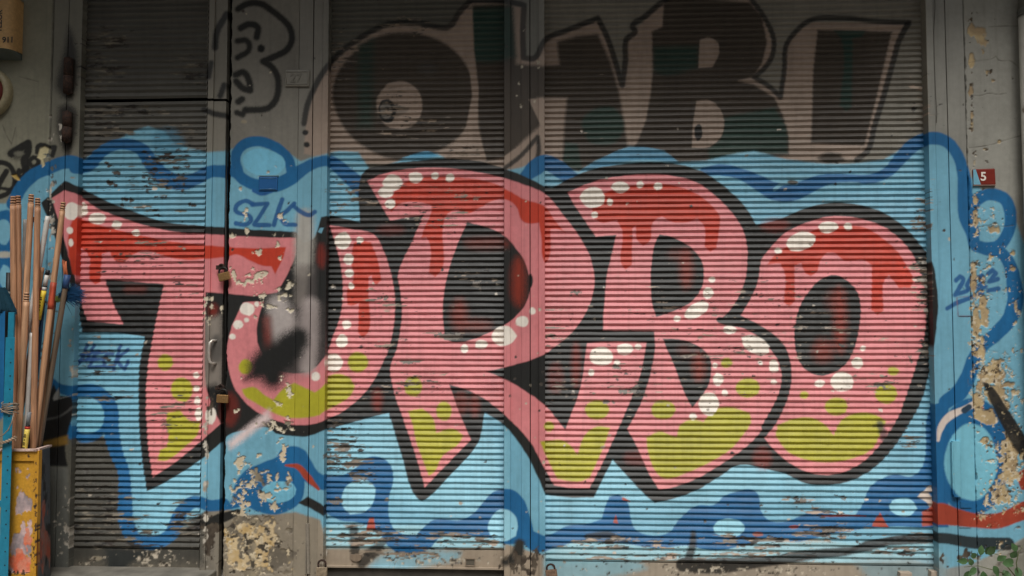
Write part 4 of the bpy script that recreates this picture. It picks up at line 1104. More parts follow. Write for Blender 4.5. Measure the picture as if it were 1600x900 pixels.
def painted_block(name, p0, p1, y0, y1, depth, out, parent, round_=.006, mat=None, n=40):
    """a raised piece on a post, painted over with the mural"""
    x0, x1, z1, z0 = X(p0, depth, (y0 + y1) / 2), X(p1, depth, (y0 + y1) / 2), Zr(y0, (p0 + p1) / 2, depth), Zr(y1, (p0 + p1) / 2, depth)
    t = np.linspace(0, 1, n)
    xs = np.concatenate([[x0], x0 + (x1 - x0) * (1 - np.cos(np.pi * np.linspace(0, 1, 13))) / 2, [x1]])
    u = np.linspace(-1, 1, 13)
    ys = np.concatenate([[depth + .02], depth - out * np.sqrt(np.clip(1 - u**4, 0.05, 1)), [depth + .02]])
    zs = np.concatenate([[z1], z1 + (z0 - z1) * t, [z0]])
    P = np.empty((len(zs), len(xs), 3)); P[..., 0], P[..., 1], P[..., 2] = xs, ys, zs[:, None]
    P[0, :, 1] = depth + .02; P[-1, :, 1] = depth + .02
    P[1:-1, :, 0] += (fbm((n, len(xs)), 3, 3, 7, 3) - .5) * .0035
    return grid(name, P, mat or M_STEEL, parent, M, depth)


hcov = painted_block("hinge_cover", 1488, 1500, 689, 776, .0, .016, ep)
painted_block("weld_bead", 1486.5, 1489.2, 691, 772, .0, .012, ep).parent = hcov
painted_block("bracket", 1500, 1518, 784, 793, .002, .006, ep)
painted_block("bracket", 1498, 1517, 798, 824, .002, .005, ep)
painted_block("patch_plate", 1497, 1516, 466, 494, .002, .0025, ep)
# loose wire hanging down the channel
bm = bmesh.new()
tube(bm, [at(a, b, -.006) for a, b in ((1460, -20), (1461, 10), (1459, 50), (1460, 100), (1462, 150), (1464, 178), (1463, 192))], .0022, 6)
o = from_bm("wire", bm, plain("old_wire", (80, 76, 66), .6), None); tag(o, "thin loose wire hanging down the post beside the wide shutter", "wire")

# ------------------------------------------------------------------ locks and handle
M_BRASS = plain("worn_brass", (176, 138, 92), .42, .75, scale=90, vary=.25, bump=.15)
M_IRON = plain("dark_iron", (44, 42, 40), .5, .6, scale=60)
M_CHROME = plain("scuffed_steel", (206, 200, 190), .38, .55, scale=50, vary=.15)
hd = []
c = Vector(at(333, 550, .004))
bm = bmesh.new()
tube(bm, [c + Vector(v) for v in ((.018, .004, .072), (.004, -.026, .073), (-.008, -.034, .06), (-.012, -.036, .02), (-.012, -.036, -.03), (-.006, -.034, -.062), (.006, -.026, -.072), (.018, .004, -.072))], .0085, 10)
from_bm("handle", bm, M_CHROME, door, smooth=True)
# dark locking bar in the gap beside the stile
bm = bmesh.new()
tube(bm, [at(352, 905, .03), at(352.5, 450, .03), at(353, 165, .03)], .010, 10)
o = from_bm("locking_bar", bm, M_IRON, None, smooth=True); tag(o, "dark upright iron bar in the gap between the narrow door and the pillar", "bar")


def padlock(px, py, tilt, label, depth=-.03, w=.074, h=.050, shut=.03, parent_mat=None, grp="brass padlocks on the door edge", body=None):
    c = Vector(at(px, py, depth))
    t = thing("padlock", label, "padlock", c, grp)
    rot = Matrix.Rotation(R(tilt), 4, 'Y')
    bm = bmesh.new()
    box(bm, (-w / 2, -.011, -h / 2), (w / 2, .011, h / 2), .004, 3)
    tube(bm, [(0, -.008, -h * .28), (0, -.0125, -h * .28)], .006, 12)
    bm.transform(Matrix.Translation(c) @ rot)
    from_bm("body", bm, body or M_BRASS, t)
    bm = bmesh.new()
    r = w * .34
    tube(bm, [(-r, 0, h * .4)] + [(-r, 0, h / 2 + shut * .35)] + [(-r * math.cos(math.pi * i / 10), 0, h / 2 + shut * .35 + r * .9 * math.sin(math.pi * i / 10)) for i in range(11)] + [(r, 0, h * .4)], .0062, 10)
    bm.transform(Matrix.Translation(c) @ rot)
    from_bm("shackle", bm, M_IRON if body is None else M_RUST, t, smooth=True)
    return t


padlock(350.5, 432, -14, "tilted brass padlock hanging at the height of the red drip on the narrow door")
padlock(348, 623, 3, "straight brass padlock hanging lower, below the door handle")
for px, py in ((350, 419), (349, 607)):
    c = Vector(at(px, py, -.012))
    bm = bmesh.new()
    box(bm, c + Vector((-.05, -.010, -.010)), c + Vector((.012, -.004, .018)), .002)
    tube(bm, [c + Vector((-.012 + .016 * math.cos(a), -.012, .006 + .018 * math.sin(a))) for a in np.linspace(-.6, 3.7, 12)], .006, 8)
    from_bm("hasp", bm, M_RUST, door)
M_OLD = plain("old_padlock", (150, 134, 112), .6, .3, scale=60, vary=.35)
padlock(503, 893, 0, "weathered padlock at the foot of the pillar, partly below the picture edge", -.04, .066, .055, .06, grp="weathered padlocks at the shutter feet", body=M_OLD)
padlock(862, 899, -8, "rusty padlock at the foot of the jointed post by the wide shutter", -.03, .07, .07, .03, grp="weathered padlocks at the shutter feet", body=plain("rusty_padlock", (116, 92, 74), .85, .1, scale=70, vary=.45, bump=.5))

# ------------------------------------------------------------------ plates, meter, bell, pipe
M_PLATE = painted_mat("enamel_plate", .35, 60, .08, .001, .5, .06)


def plate(px, py, w, h, depth, tilt, col, label, sheet=False, th=.004):
    c = Vector(at(px, py, depth))
    t = thing("number_plate", label, "sign", c)
    bm = bmesh.new()
    box(bm, (-w / 2, -th, -h / 2), (w / 2, .006, h / 2), .006, 3)
    bm.transform(Matrix.Translation(c) @ Matrix.Rotation(R(tilt), 4, 'Y'))
    return c, t, bm


c, t, bm = plate(1537.5, 276.5, .134, .100, -.006, -1.5, None, "red enamel number plate reading 5, one corner sprayed blue")
from_bm("plate", bm, M_PLATE, t, (122, 42, 32))
for x0, x1, z0, z1 in ((-.068, .068, -.054, -.049), ):
    bm = bmesh.new(); box(bm, c + Vector((x0, -.007, z0)), c + Vector((x1, .004, z1)), .001); from_bm("lower_lip", bm, M_PLATE, t, (150, 120, 110))
bm = bmesh.new()
v = [bm.verts.new(c + Vector(q)) for q in ((-.0655, -.0046, .046), (-.050, -.0046, .046), (-.022, -.0046, -.047), (-.0655, -.0046, -.047))]
bm.faces.new(v[::-1]); from_bm("paint_splash", bm, M_PLATE, t, SKY)
text("digit", "5", .074, M_PLATE, t, c + Vector((-.006, -.0055, .0)), (90, 0, 0), color=(232, 222, 210))
c, t, bm = plate(465, 122.5, .158, .108, -.004, 1, None, "small embossed plate numbered 27, painted over grey on the pillar", th=.008)
from_bm("plate", bm, M_PLATE, t, (128, 124, 114))
bm = bmesh.new()
for a, b in (((-.066, 0, .040), (.066, 0, .040)), ((-.066, 0, -.040), (.066, 0, -.040)), ((-.070, 0, -.038), (-.070, 0, .038)), ((.070, 0, -.038), (.070, 0, .038))):
    tube(bm, [c + Vector((a[0], -.008, a[2])), c + Vector((b[0], -.008, b[2]))], .003, 8)
from_bm("rim", bm, M_PLATE, t, (128, 124, 114), smooth=True)
text("number", "27", .076, M_PLATE, t, c + Vector((-.008, -.009, -.002)), (90, 0, 0), .0025, color=(116, 112, 102))
c, t, bm = plate(419, 287, .122, .092, -.004, 0, None, "small metal plate painted over dark blue on the pillar", th=.004)
from_bm("plate", bm, M_PLATE, t, (36, 92, 148))
bm = bmesh.new()
tube(bm, [c + Vector((-.05, -.004, .034)), c + Vector((.05, -.004, .034))], .0025, 8)
from_bm("rim", bm, M_PLATE, t, (60, 116, 156), smooth=True)
bm = bmesh.new(); tube(bm, [c + Vector((-.05, -.004, -.036)), c + Vector((.05, -.004, -.036))], .003, 8)
from_bm("rim", bm, M_PLATE, t, (60, 110, 150), smooth=True)
bm = bmesh.new(); box(bm, c + Vector((-.06, -.005, .047)), c + Vector((.068, .004, .055)), .001)
from_bm("upper_lip", bm, M_PLATE, t, (110, 150, 164))

# meter box: a tan hood with a rounded right flank and a dark glass bottom
c = Vector(at(-20, 46, 0))
t = thing("meter_box", "tan meter box with black figures, high on the left wall", "meter", c)
x1, x0 = X(36, 0, 45), X(-78, 0, 45)
zt, zb = Zr(4, 10), Zr(86, 10)
n = 26
D = .12
rows = []
for k in range(n):
    u = k / (n - 1)
    z = zt + (zb - zt) * u
    row = [(x0, .01), (x0 + .004, -D + .02), (x0 + .02, -D)]
    row += [(x0 + .02 + (x1 - .05 - x0 - .02) * f, -D) for f in np.linspace(.1, 1, 10)]
    row += [(x1 - .05 + .05 * math.sin(a), -D + .055 * (1 - math.cos(a))) for a in np.linspace(.15, math.pi / 2, 9)] + [(x1, .01)]
    rows.append([(x, y, z + (.012 * math.cos((x - (x0 + x1) / 2) / (x1 - x0) * 3) if k == n - 1 else 0)) for x, y in row])
P = np.array(rows)
P[0, :, 1] *= .6
top = P[0].copy(); top[:, 1] = .01
low = P[-1].copy(); low[:, 1] = .01; low[:, 2] -= .02
grid("cover", np.concatenate([[top], P]), M_OBJ, t, color=(196, 156, 104), smooth=True)
bm = bmesh.new()
inner = [bm.verts.new(Vector(p) + Vector((0, .004, .004))) for p in P[-1]]
back = [bm.verts.new((p[0], .01, p[2] - .045)) for p in P[-1]]
for a in range(len(inner) - 1):
    bm.faces.new((inner[a], back[a], back[a + 1], inner[a + 1]))
from_bm("meter_glass", bm, plain("grey_glass", (84, 92, 88), .2, scale=5), t, smooth=True)
text("figure", "1", .052, M_PLATE, t, Vector(at(-2, 62.5, -D - .001)), (90, 0, 0), color=(26, 24, 22))
text("figures", "911", .052, M_PLATE, t, Vector(at(12.5, 62.5, -D - .001)), (90, 0, 0), color=(26, 24, 22))
text("lettering", "TEZOR", .046, M_PLATE, t, Vector(at(-.5, 33, -D - .001)), (90, -90, 0), color=(34, 32, 28))

# alarm bell: cream ring with a dark red dome, cut by the picture's left edge
c = Vector(at(-17, 146, 0))
t = thing("alarm_bell", "round cream alarm bell with a dark red middle below the meter box", "bell", c)


def lathe_y(prof, seg=48):
    bm = bmesh.new()
    rings = []
    for r_0, y in prof:
        rings.append([bm.verts.new(c + Vector((r_0 * math.cos(2 * math.pi * k / seg), y, r_0 * math.sin(2 * math.pi * k / seg)))) for k in range(seg)])
    for a, b in zip(rings, rings[1:]):
        for k in range(seg):
            bm.faces.new((a[k], a[(k + 1) % seg], b[(k + 1) % seg], b[k]))
    bm.faces.new(rings[-1])
    return bm


from_bm("ring", lathe_y([(.165, .0), (.165, -.03), (.158, -.045), (.14, -.052), (.128, -.05), (.125, -.03)]), M_OBJ, t, (150, 140, 112), smooth=True)
from_bm("dome", lathe_y([(.124, -.032), (.122, -.045), (.105, -.06), (.07, -.072), (.035, -.078), (.01, -.08)]), M_OBJ, t, (96, 34, 28), smooth=True)

# rain pipe at the right edge
px_ = X(1607, -.075, 60)
t = thing("rain_pipe", "grey upright rain pipe with a collar at the right edge of the wall", "pipe", (px_, -.075, Z_LOW))
bm = bmesh.new(); tube(bm, [(px_, -.075, Zr(31, 1600)), (px_, -.075, .9), (px_ + .02, -.07, Z_LOW)], .052, 20)
from_bm("pipe", bm, plain("grey_pipe", (150, 147, 138), .6, scale=14, vary=.15, rust=(96, 88, 76), rust_amt=.62), t, smooth=True)
bm = bmesh.new()
for k, (za, rr) in enumerate(((Zr(30, 1600), .058), (Zr(25, 1600), .056))):
    tube(bm, [(px_, -.075, za - .006), (px_, -.075, za + .008)], rr, 20)
tube(bm, [(px_, -.075, Zr(30, 1600)), (px_, -.075, Zr(20, 1600))], .054, 20)
from_bm("collar", bm, plain("dark_collar", (84, 84, 78), .6), t, smooth=False)
bm = bmesh.new(); tube(bm, [(px_, -.075, Zr(20, 1600)), (px_, -.075, 3.9)], .05, 20)
from_bm("upper_pipe", bm, plain("dark_pipe", (96, 96, 90), .6), t, smooth=True)

# door sill under the first door
bm = bmesh.new(); box(bm, (X(72), -.16, Z_LOW), (X(345), .05, Zr(889, 220)), .008)
o = from_bm("door_sill", bm, M_CONC, None); tag(o, "low worn concrete sill under the narrow door", "sill")

# ------------------------------------------------------------------ yellow crate with the broom handles
CY, CB = -.42, -.16
Crate = Sheet(-120, 680, 100, 980, 2.0, (190, 138, 42))
Crate.fill([(-120, 720), (52, 718), (52, 892), (-120, 900)], (198, 146, 48), smooth=False)
d, w = Crate.area([(28, 735, 10, 14, .60), (44, 742, 8, 20, .66), (34, 790, 16, 30, .78), (30, 830, 22, 30, .74), (24, 870, 30, 40, .80), (40, 860, 14, 36, .7), (2, 730, 8, 20, .5), (-10, 850, 40, 40, .8)], -120, 716, 51, 896)
Crate.wear(d, w, 12, 22, 401, [(206, 178, 176), (150, 138, 140)], .1, 14)
d, w = Crate.area([(44, 750, 6, 12, .56), (30, 880, 26, 26, .7), (44, 850, 10, 40, .66), (-10, 870, 30, 30, .66), (28, 812, 10, 10, .5)], -120, 716, 51, 896)
Crate.wear(d, w, 9, 16, 402, [(222, 110, 78), (214, 140, 116)], .3, 12)
d, w = Crate.area([(56, 800, 4, 120, .5), (54, 870, 8, 30, .54), (44, 712, 6, 6, .7), (20, 896, 40, 8, .56), (56, 830, 3, 60, .56)], -120, 690, 62, 960)
Crate.wear(d, w, 4, 6, 403, [(70, 52, 40), (46, 38, 34)], 0, 14)
crate = thing("yellow_crate", "peeling yellow wooden crate on the pavement holding the broom handles", "crate", (X(20, CY, 800), CY, Z_LOW))


def quad_grid(name, c00, c10, c11, c01, step, mat, parent, sheet, plane=None, color=None):
    """bilinear panel c00 top-left, c10 top-right, c11 bottom-right, c01 bottom-left"""
    c00, c10, c11, c01 = (np.array(v, float) for v in (c00, c10, c11, c01))
    nu = max(2, int(np.linalg.norm(c10 - c00) / step)); nv = max(2, int(np.linalg.norm(c01 - c00) / step))
    u, v = np.linspace(0, 1, nu)[None, :, None], np.linspace(0, 1, nv)[:, None, None]
    P = (c00 * (1 - u) + c10 * u) * (1 - v) + (c01 * (1 - u) + c11 * u) * v
    return grid(name, P, mat, parent, sheet, plane, color)


def crate_slab(name, p0, p1, y0, y1, front, thick):
    a, b = X(p0, front, 800), X(p1, front, 800)
    z1, z0 = Zr(y0, 30, front), max(Zr(y1, 30, front), Z_LOW)
    xs = np.linspace(a, b, max(3, int((b - a) / .004)))
    zs = np.linspace(z1, z0, max(3, int((z1 - z0) / .004)))
    P = np.empty((len(zs) + 2, len(xs) + 2, 3))
    P[..., 0] = np.concatenate([[a], xs, [b]]); P[..., 2] = np.concatenate([[z1], zs, [z0]])[:, None]; P[..., 1] = front
    P[0, :, 1] = P[-1, :, 1] = front + thick; P[:, 0, 1] = P[:, -1, 1] = front + thick
    return grid(name, P, M_OBJ, crate, Crate, front)


crate_slab("front_panel", -110, 54, 712, 925, CY + .012, .01)
crate_slab("corner_stile", -118, -110.2, 704, 935, CY, .03)
crate_slab("corner_stile", 51, 58.5, 704, 935, CY, .03)
crate_slab("top_board", -110, 50.8, 704, 720, CY, .03)
crate_slab("bottom_board", -110, 50.8, 893, 935, CY, .03)
side_sheet = Sheet(0, 680, 140, 980, 2.0, (84, 88, 92))
d, w = side_sheet.area([(66, 780, 30, 60, .5), (70, 740, 20, 40, .56), (66, 860, 30, 60, .5)], 0, 680, 140, 980)
side_sheet.wear(d, w, 7, 26, 411, [(44, 44, 44), (34, 34, 34)], .2, 10)
d, w = side_sheet.area([(70, 850, 30, 60, .62), (66, 800, 12, 40, .5)], 0, 680, 140, 980)
side_sheet.wear(d, w, 5, 30, 412, [(176, 88, 66), (150, 110, 100)], .3, 10)
A, B = at(58.6, 704, CY + .002), at(78, 697, CB)
A0, B0 = at(58.6, 930, CY + .002), at(79, 915, CB)
quad_grid("side_panel", A, B, B0, A0, .004, M_OBJ, crate, side_sheet, CY + .1)
quad_grid("side_panel", at(-110, 700, CB), at(-118, 704, CY + .002), at(-118, 930, CY + .002), at(-110, 915, CB), .05, M_OBJ, crate, None, color=(96, 92, 84))
quad_grid("back_panel", at(-110, 700, CB), B, B0, at(-110, 915, CB), .05, M_OBJ, crate, None, color=(120, 100, 60))
M_RIM = plain("chipped_rim", (206, 178, 166), .7, scale=50, vary=.3, rust=(110, 78, 62), rust_amt=.58)
for a, b in ((Vector(at(-110, 704, CY)), Vector(at(59, 703.5, CY))), (Vector(at(58, 703, CY + .003)), Vector(B))):
    bm = bmesh.new()
    dirn = (b - a).normalized(); s_ = Vector((0, 0, 1)).cross(dirn) * .012
    vs8 = [bm.verts.new(p + sg * s_ + Vector((0, 0, dz))) for p in (a, b) for sg in (-1, 1) for dz in (-.004, .008)]
    bmesh.ops.convex_hull(bm, input=vs8)
    from_bm("rim", bm, M_RIM, crate)


def wood(name, rgb):
    m, n, l, b = node_mat(name)
    co = n.new("ShaderNodeTexCoord")
    mp = n.new("ShaderNodeMapping"); mp.inputs['Scale'].default_value = (60, 60, 3)
    l.new(co.outputs['Object'], mp.inputs['Vector'])
    no = n.new("ShaderNodeTexNoise"); no.inputs['Scale'].default_value = 1.5; no.inputs['Detail'].default_value = 6; no.inputs['Distortion'].default_value = .6
    l.new(mp.outputs[0], no.inputs['Vector'])
    oi = n.new("ShaderNodeObjectInfo")
    at_ = n.new("ShaderNodeAttribute"); at_.attribute_name = "paint"
    mr = n.new("ShaderNodeMapRange"); mr.inputs['From Min'].default_value = .3; mr.inputs['From Max'].default_value = .7; mr.inputs['To Min'].default_value = .58; mr.inputs['To Max'].default_value = 1.25
    l.new(no.outputs['Fac'], mr.inputs['Value'])
    mx = n.new("ShaderNodeVectorMath"); mx.operation = 'SCALE'
    l.new(at_.outputs['Color'], mx.inputs[0]); l.new(mr.outputs[0], mx.inputs['Scale'])
    l.new(mx.outputs[0], b.inputs['Base Color'])
    b.inputs['Roughness'].default_value = .62
    bp = n.new("ShaderNodeBump"); bp.inputs['Strength'].default_value = .25; bp.inputs['Distance'].default_value = .002
    l.new(no.outputs['Fac'], bp.inputs['Height']); l.new(bp.outputs[0], b.inputs['Normal'])
    return m


M_WOOD = wood("pale_wood", None)
M_POLE = plain("white_plastic", (196, 192, 186), .4, scale=20, vary=.08)


def rod(parent, name, a, b, segs, mat, smooth=True, seg=16, bow=0.0):
    """round rod from a (top) to b; segs = (t0, t1, radius0, radius1, colour)"""
    a, b = Vector(a), Vector(b)
    L = (b - a).length
    rot = (a - b).to_track_quat('Z', 'Y')
    V, F, C = [], [], []
    for t0, t1, r0, r1, col in segs:
        base = len(V)
        m = max(2, int((t1 - t0) * L / .03) + 1)
        for i in range(m):
            t = t0 + (t1 - t0) * i / (m - 1)
            r = r0 + (r1 - r0) * i / (m - 1)
            off = bow * math.sin(math.pi * t)
            for k in range(seg):
                w_ = 2 * math.pi * k / seg
                V.append((r * math.cos(w_) + off, r * math.sin(w_), -t * L)); C.append(lin(col))
        for i in range(m - 1):
            for k in range(seg):
                p = base + i * seg
                F.append((p + k, p + seg + k, p + seg + (k + 1) % seg, p + (k + 1) % seg))
        F.append(tuple(base + k for k in range(seg)))
        F.append(tuple(base + (m - 1) * seg + k for k in reversed(range(seg))))
    me = bpy.data.meshes.new(name)
    me.from_pydata(V, [], F)
    me.polygons.foreach_set("use_smooth", np.array([len(p.vertices) == 4 for p in me.polygons]))
    set_paint(me, np.array(C))
    me.materials.append(mat)
    o = link(bpy.data.objects.new(name, me), parent)
    o.rotation_mode = 'QUATERNION'; o.rotation_quaternion = rot
    o.location = (0, 0, 0)
    return o


def pole(kind, label, top, low, y_top, y_low, r, col, mat=None, screw=False, segs=None, group=None, cat="handle", bow=0.0):
    y_low = max(y_low, -.375)
    fr_ = min(1.0, (low[1] - top[1]) / (930.0 - top[1]))
    a, b = Vector(at(*top, y_top)), Vector(at(*low, y_top + (y_low - y_top) * fr_))
    d_ = (b - a).normalized()
    b = a + d_ * ((a.z - Z_LOW - .02) / -d_.z)            # stands on the crate floor
    t = thing(kind, label, cat, a, group)
    L = (b - a).length
    mat = mat or M_WOOD
    if screw:
        # ringed screw tip, cut into the end of the stick
        tip, f = [], .0
        dk = tuple(v * .42 for v in col)
        tip.append((0, .010 / L, r * .80, r * .88, col))
        z = .010
        for k in range(3):
            tip.append((z / L, (z + .006) / L, r * .74, r * .74, dk)); tip.append(((z + .006) / L, (z + .016) / L, r * .92, r * .92, col)); z += .016
        rod(t, "threaded_tip", a, b, tip, mat, smooth=False)
        rod(t, "shaft", a, b, [(z / L, 1, r, r * 1.06, col)], mat, bow=bow)
    elif segs:
        for nm, t0, t1, r0, r1, cc, mm in segs:
            rod(t, nm, a, b, [(t0 / L, (t1 / L) if t1 > 0 else 1, r0, r1, cc)], mm or mat, bow=bow)
    else:
        rod(t, "shaft", a, b, [(0, 1, r, r, col)], mat, bow=bow)
    return t, a, b, d_, L


W1, W2, W3, W4 = (180, 132, 98), (190, 144, 108), (168, 122, 90), (198, 152, 116)
G = "wooden broom handles standing in the yellow crate"
pole("broomstick", "outermost left ringed broom handle, upright and touching its neighbour's tip", (20.5, 307), (23, 685), -.30, -.34, .0178, W1, screw=True, group=G)
pole("broomstick", "second ringed broom handle, its tip touching the outermost left one", (28.5, 306), (30, 640), -.28, -.31, .0168, W3, screw=True, group=G)
pole("broomstick", "tall ringed broom handle leaning down to the left across its neighbours", (49, 304), (27, 690), -.24, -.375, .0172, W2, screw=True, group=G, bow=-.004)
pole("broomstick", "upright ringed broom handle just left of the white plastic pole", (59, 310), (52, 690), -.26, -.385, .0172, W1, screw=True, group=G)
pole("broomstick", "short ringed broom handle ending at half the height of the others", (42, 457), (28.5, 690), -.34, -.395, .0178, W4, screw=True, group=G)
t, a, b, d_, L = pole("broomstick", "ringed broom handle with a red painted band leaning far to the right", (99, 316), (54, 690), -.20, -.36, .0165, W2, screw=True, group=G)
sx = (Vector(at(82, 441, -.25)) - Vector(at(99, 316, -.20))).length
rod(t, "red_band", a, b, [(sx / L, (sx + .165) / L, .0176, .0182, (176, 72, 44))], M_WOOD)
pole("broomstick", "plain broom handle without a screw tip, behind the red banded one", (84, 470), (60, 690), -.19, -.31, .0150, (140, 104, 74), group=G)
t, a, b, d_, L = pole("weathered_stick", "grey weathered stick with a blue wrapped top and orange rag end", (105, 432), (62, 690), -.17, -.28, .0165, (112, 94, 76), cat="stick",
                      segs=[("shaft", .02, -1, .0160, .0175, (112, 94, 76), None), ("blue_wrap", -.01, .075, .0195, .0195, (44, 74, 118), M_OBJ)])
bm = bmesh.new()
up = -d_
for k in range(7):
    o_ = Vector((random.uniform(-.010, .010), random.uniform(-.01, .01), 0))
    tube(bm, [a + o_ - up * .01, a + o_ + up * .05 + Vector((-.012 - random.uniform(0, .01), 0, 0)), a + o_ * 1.4 + up * (.09 + .02 * random.random()) + Vector((-.028 - .01 * random.random(), 0, 0))], [.007, .006, .003], 6)
from_bm("rag_end", bm, M_OBJ, t, (186, 104, 66), smooth=True)
pole("plastic_pole", "white plastic pole with a plain round end among the wooden handles", (75, 338), (48, 490), -.23, -.31, .0150, (196, 190, 182), M_POLE, cat="pole")
pole("plastic_pole", "thin white pole half hidden behind the tall leaning handle", (39, 343), (36, 470), -.20, -.22, .0110, (190, 186, 180), M_POLE, cat="pole")
pole("paint_rod", "thin pale rod with a black tip behind the tall leaning handle", (51.5, 339), (44, 400), -.19, -.22, .0075, (170, 166, 160), M_POLE, cat="rod", segs=[("black_tip", 0, .032, .0085, .0085, (24, 24, 24), M_OBJ), ("shaft", .032, -1, .0072, .0072, (176, 172, 166), M_POLE)])
LB = [("black_tip", 0, .032, .012, .0125, (26, 26, 28), M_OBJ), ("collar", .032, .098, .0125, .0125, (176, 176, 176), M_POLE), ("black_ring", .098, .106, .0135, .0135, (24, 24, 24), M_OBJ), ("sleeve", .106, .13, .0130, .0130, (186, 182, 170), M_POLE), ("yellow_label", .13, .31, .0150, .0150, (224, 196, 62), M_OBJ), ("shaft", .31, -1, .0115, .0115, (120, 122, 122), M_OBJ)]
t, a, b, d_, L = pole("labelled_pole", "slim pole with black tip and yellow label, high in front of the banded handle", (75, 422), (62, 488), -.24, -.26, .012, None, cat="pole", segs=LB)


def label_marks(t, a, b, s0, s1):
    d_ = (b - a).normalized()
    side = Vector((0, -1, 0)); side = (side - d_ * side.dot(d_)).normalized(); acr = d_.cross(side)
    bm = bmesh.new()
    s_ = s0
    k = 0
    while s_ < s1:
        p = a + d_ * s_ + side * .0156
        w_ = (.006, .0085, .004, .007)[k % 4]
        vs4 = [bm.verts.new(p + acr * x + d_ * z) for x, z in ((-w_, 0), (w_, 0), (w_ * .8, .007), (-w_ * .9, .006))]
        bm.faces.new(vs4); s_ += .018 if k % 3 else .011; k += 1
    from_bm("label_print", bm, M_OBJ, t, (52, 42, 30))


label_marks(t, a, b, .17, .285)
LB2 = [("cap", 0, .075, .011, .0115, (120, 122, 124), M_OBJ), ("red_ring", .085, .10, .0145, .0145, (186, 56, 40), M_OBJ), ("collar", .075, .085, .0125, .0125, (30, 30, 30), M_OBJ), ("yellow_label", .10, .27, .0145, .0145, (222, 196, 92), M_OBJ), ("shaft", .27, -1, .0125, .0125, (120, 120, 120), M_OBJ)]
t, a, b, d_, L = pole("labelled_pole", "slim pole with grey cap and yellow label low down, just above the crate rim", (46, 644), (39, 700), -.40, -.405, .012, None, cat="pole", segs=LB2)
label_marks(t, a, b, .13, .24)
pole("broomstick", "thin wooden stub with a dark red sleeve beside the yellow label", (66, 418), (57, 480), -.24, -.28, .0120, (160, 116, 82), group=G, segs=[("shaft", 0, -1, .0125, .0125, (160, 116, 82), None), ("red_sleeve", .125, .22, .0138, .0138, (120, 40, 36), M_OBJ)])
pole("painted_rod", "dark blue rod deep in the crate between the wooden handles", (68, 470), (52, 640), -.21, -.27, .0110, (40, 66, 96), M_OBJ, cat="rod")
pole("painted_rod", "dirty white rod standing behind the low yellow label", (50, 520), (40, 690), -.30, -.35, .014, (168, 160, 152), M_POLE, cat="rod")

# blue broom head: yellow-green block and a fan of bristles
c = Vector(at(96, 466, -.13))
t = thing("broom_head", "blue bristled broom head poking out right of the broom handles", "broom", c)
bm = bmesh.new()
box(bm, (-.045, -.022, -.018), (.050, .022, .018), .006, 2)
bm.transform(Matrix.Translation(c + Vector((.0, 0, 0))) @ Matrix.Rotation(R(-14), 4, 'Y'))
from_bm("block", bm, M_OBJ, t, (126, 140, 72))
bm = bmesh.new()
rr = random.Random(5)
for k in range(420):
    s_ = Vector((rr.uniform(-.01, .05), rr.uniform(-.03, .03), rr.uniform(-.010, .03)))
    ang = rr.gauss(18, 24)
    ln = rr.uniform(.07, .112)
    d1 = Vector((math.cos(R(ang)), rr.uniform(-.35, .35), math.sin(R(ang)))).normalized()
    p0 = c + s_; p1 = p0 + d1 * ln * .6; p2 = p0 + d1 * ln + Vector((.004, 0, -.012))
    wv = Vector((-d1.z, 0, d1.x)) * .0016
    v = [bm.verts.new(q) for q in (p0 - wv, p0 + wv, p1 + wv, p1 - wv, p2 + wv * .6, p2 - wv * .6)]
    bm.faces.new((v[0], v[1], v[2], v[3])); bm.faces.new((v[3], v[2], v[4], v[5]))
from_bm("bristles", bm, M_OBJ, t, (24, 66, 104))
c = Vector(at(6, 470, -.36))
t = thing("brush_head", "dark teal brush head hanging over the blue post at the left edge", "brush", c)
bm = bmesh.new()
for k in range(420):
    u = rr.uniform(-1, 1)
    p0 = c + Vector((-.012 + u * .026, rr.uniform(-.02, .02), .075 - .03 * u * u + rr.uniform(-.008, .008)))
    p1 = p0 + Vector((.012 + u * .02, 0, -.06)); p2 = p1 + Vector((.018 + u * .012, 0, -.075 + .02 * rr.random()))
    wv = Vector((.0026, 0, 0))
    v = [bm.verts.new(q) for q in (p0 - wv, p0 + wv, p1 + wv, p1 - wv, p2 + wv * .6, p2 - wv * .6)]
    bm.faces.new((v[0], v[1], v[2], v[3])); bm.faces.new((v[3], v[2], v[4], v[5]))
from_bm("bristles", bm, M_OBJ, t, (22, 60, 76))

# black pipe stub with a bright bolt behind the blue post
c = Vector(at(12, 444, -.24))
t = thing("black_rod", "black rod with a bright bolt end left of the wooden handles", "rod", c)
bm = bmesh.new(); tube(bm, [at(14, 426, -.24), at(13, 462, -.24), at(9, 690, -.30)], .0155, 12); from_bm("shaft", bm, M_OBJ, t, (24, 24, 25), smooth=True)
bm = bmesh.new(); p = Vector(at(14, 458, -.26)); tube(bm, [p, p + Vector((0, -.012, 0))], .010, 10); from_bm("bolt", bm, M_CHROME, t)

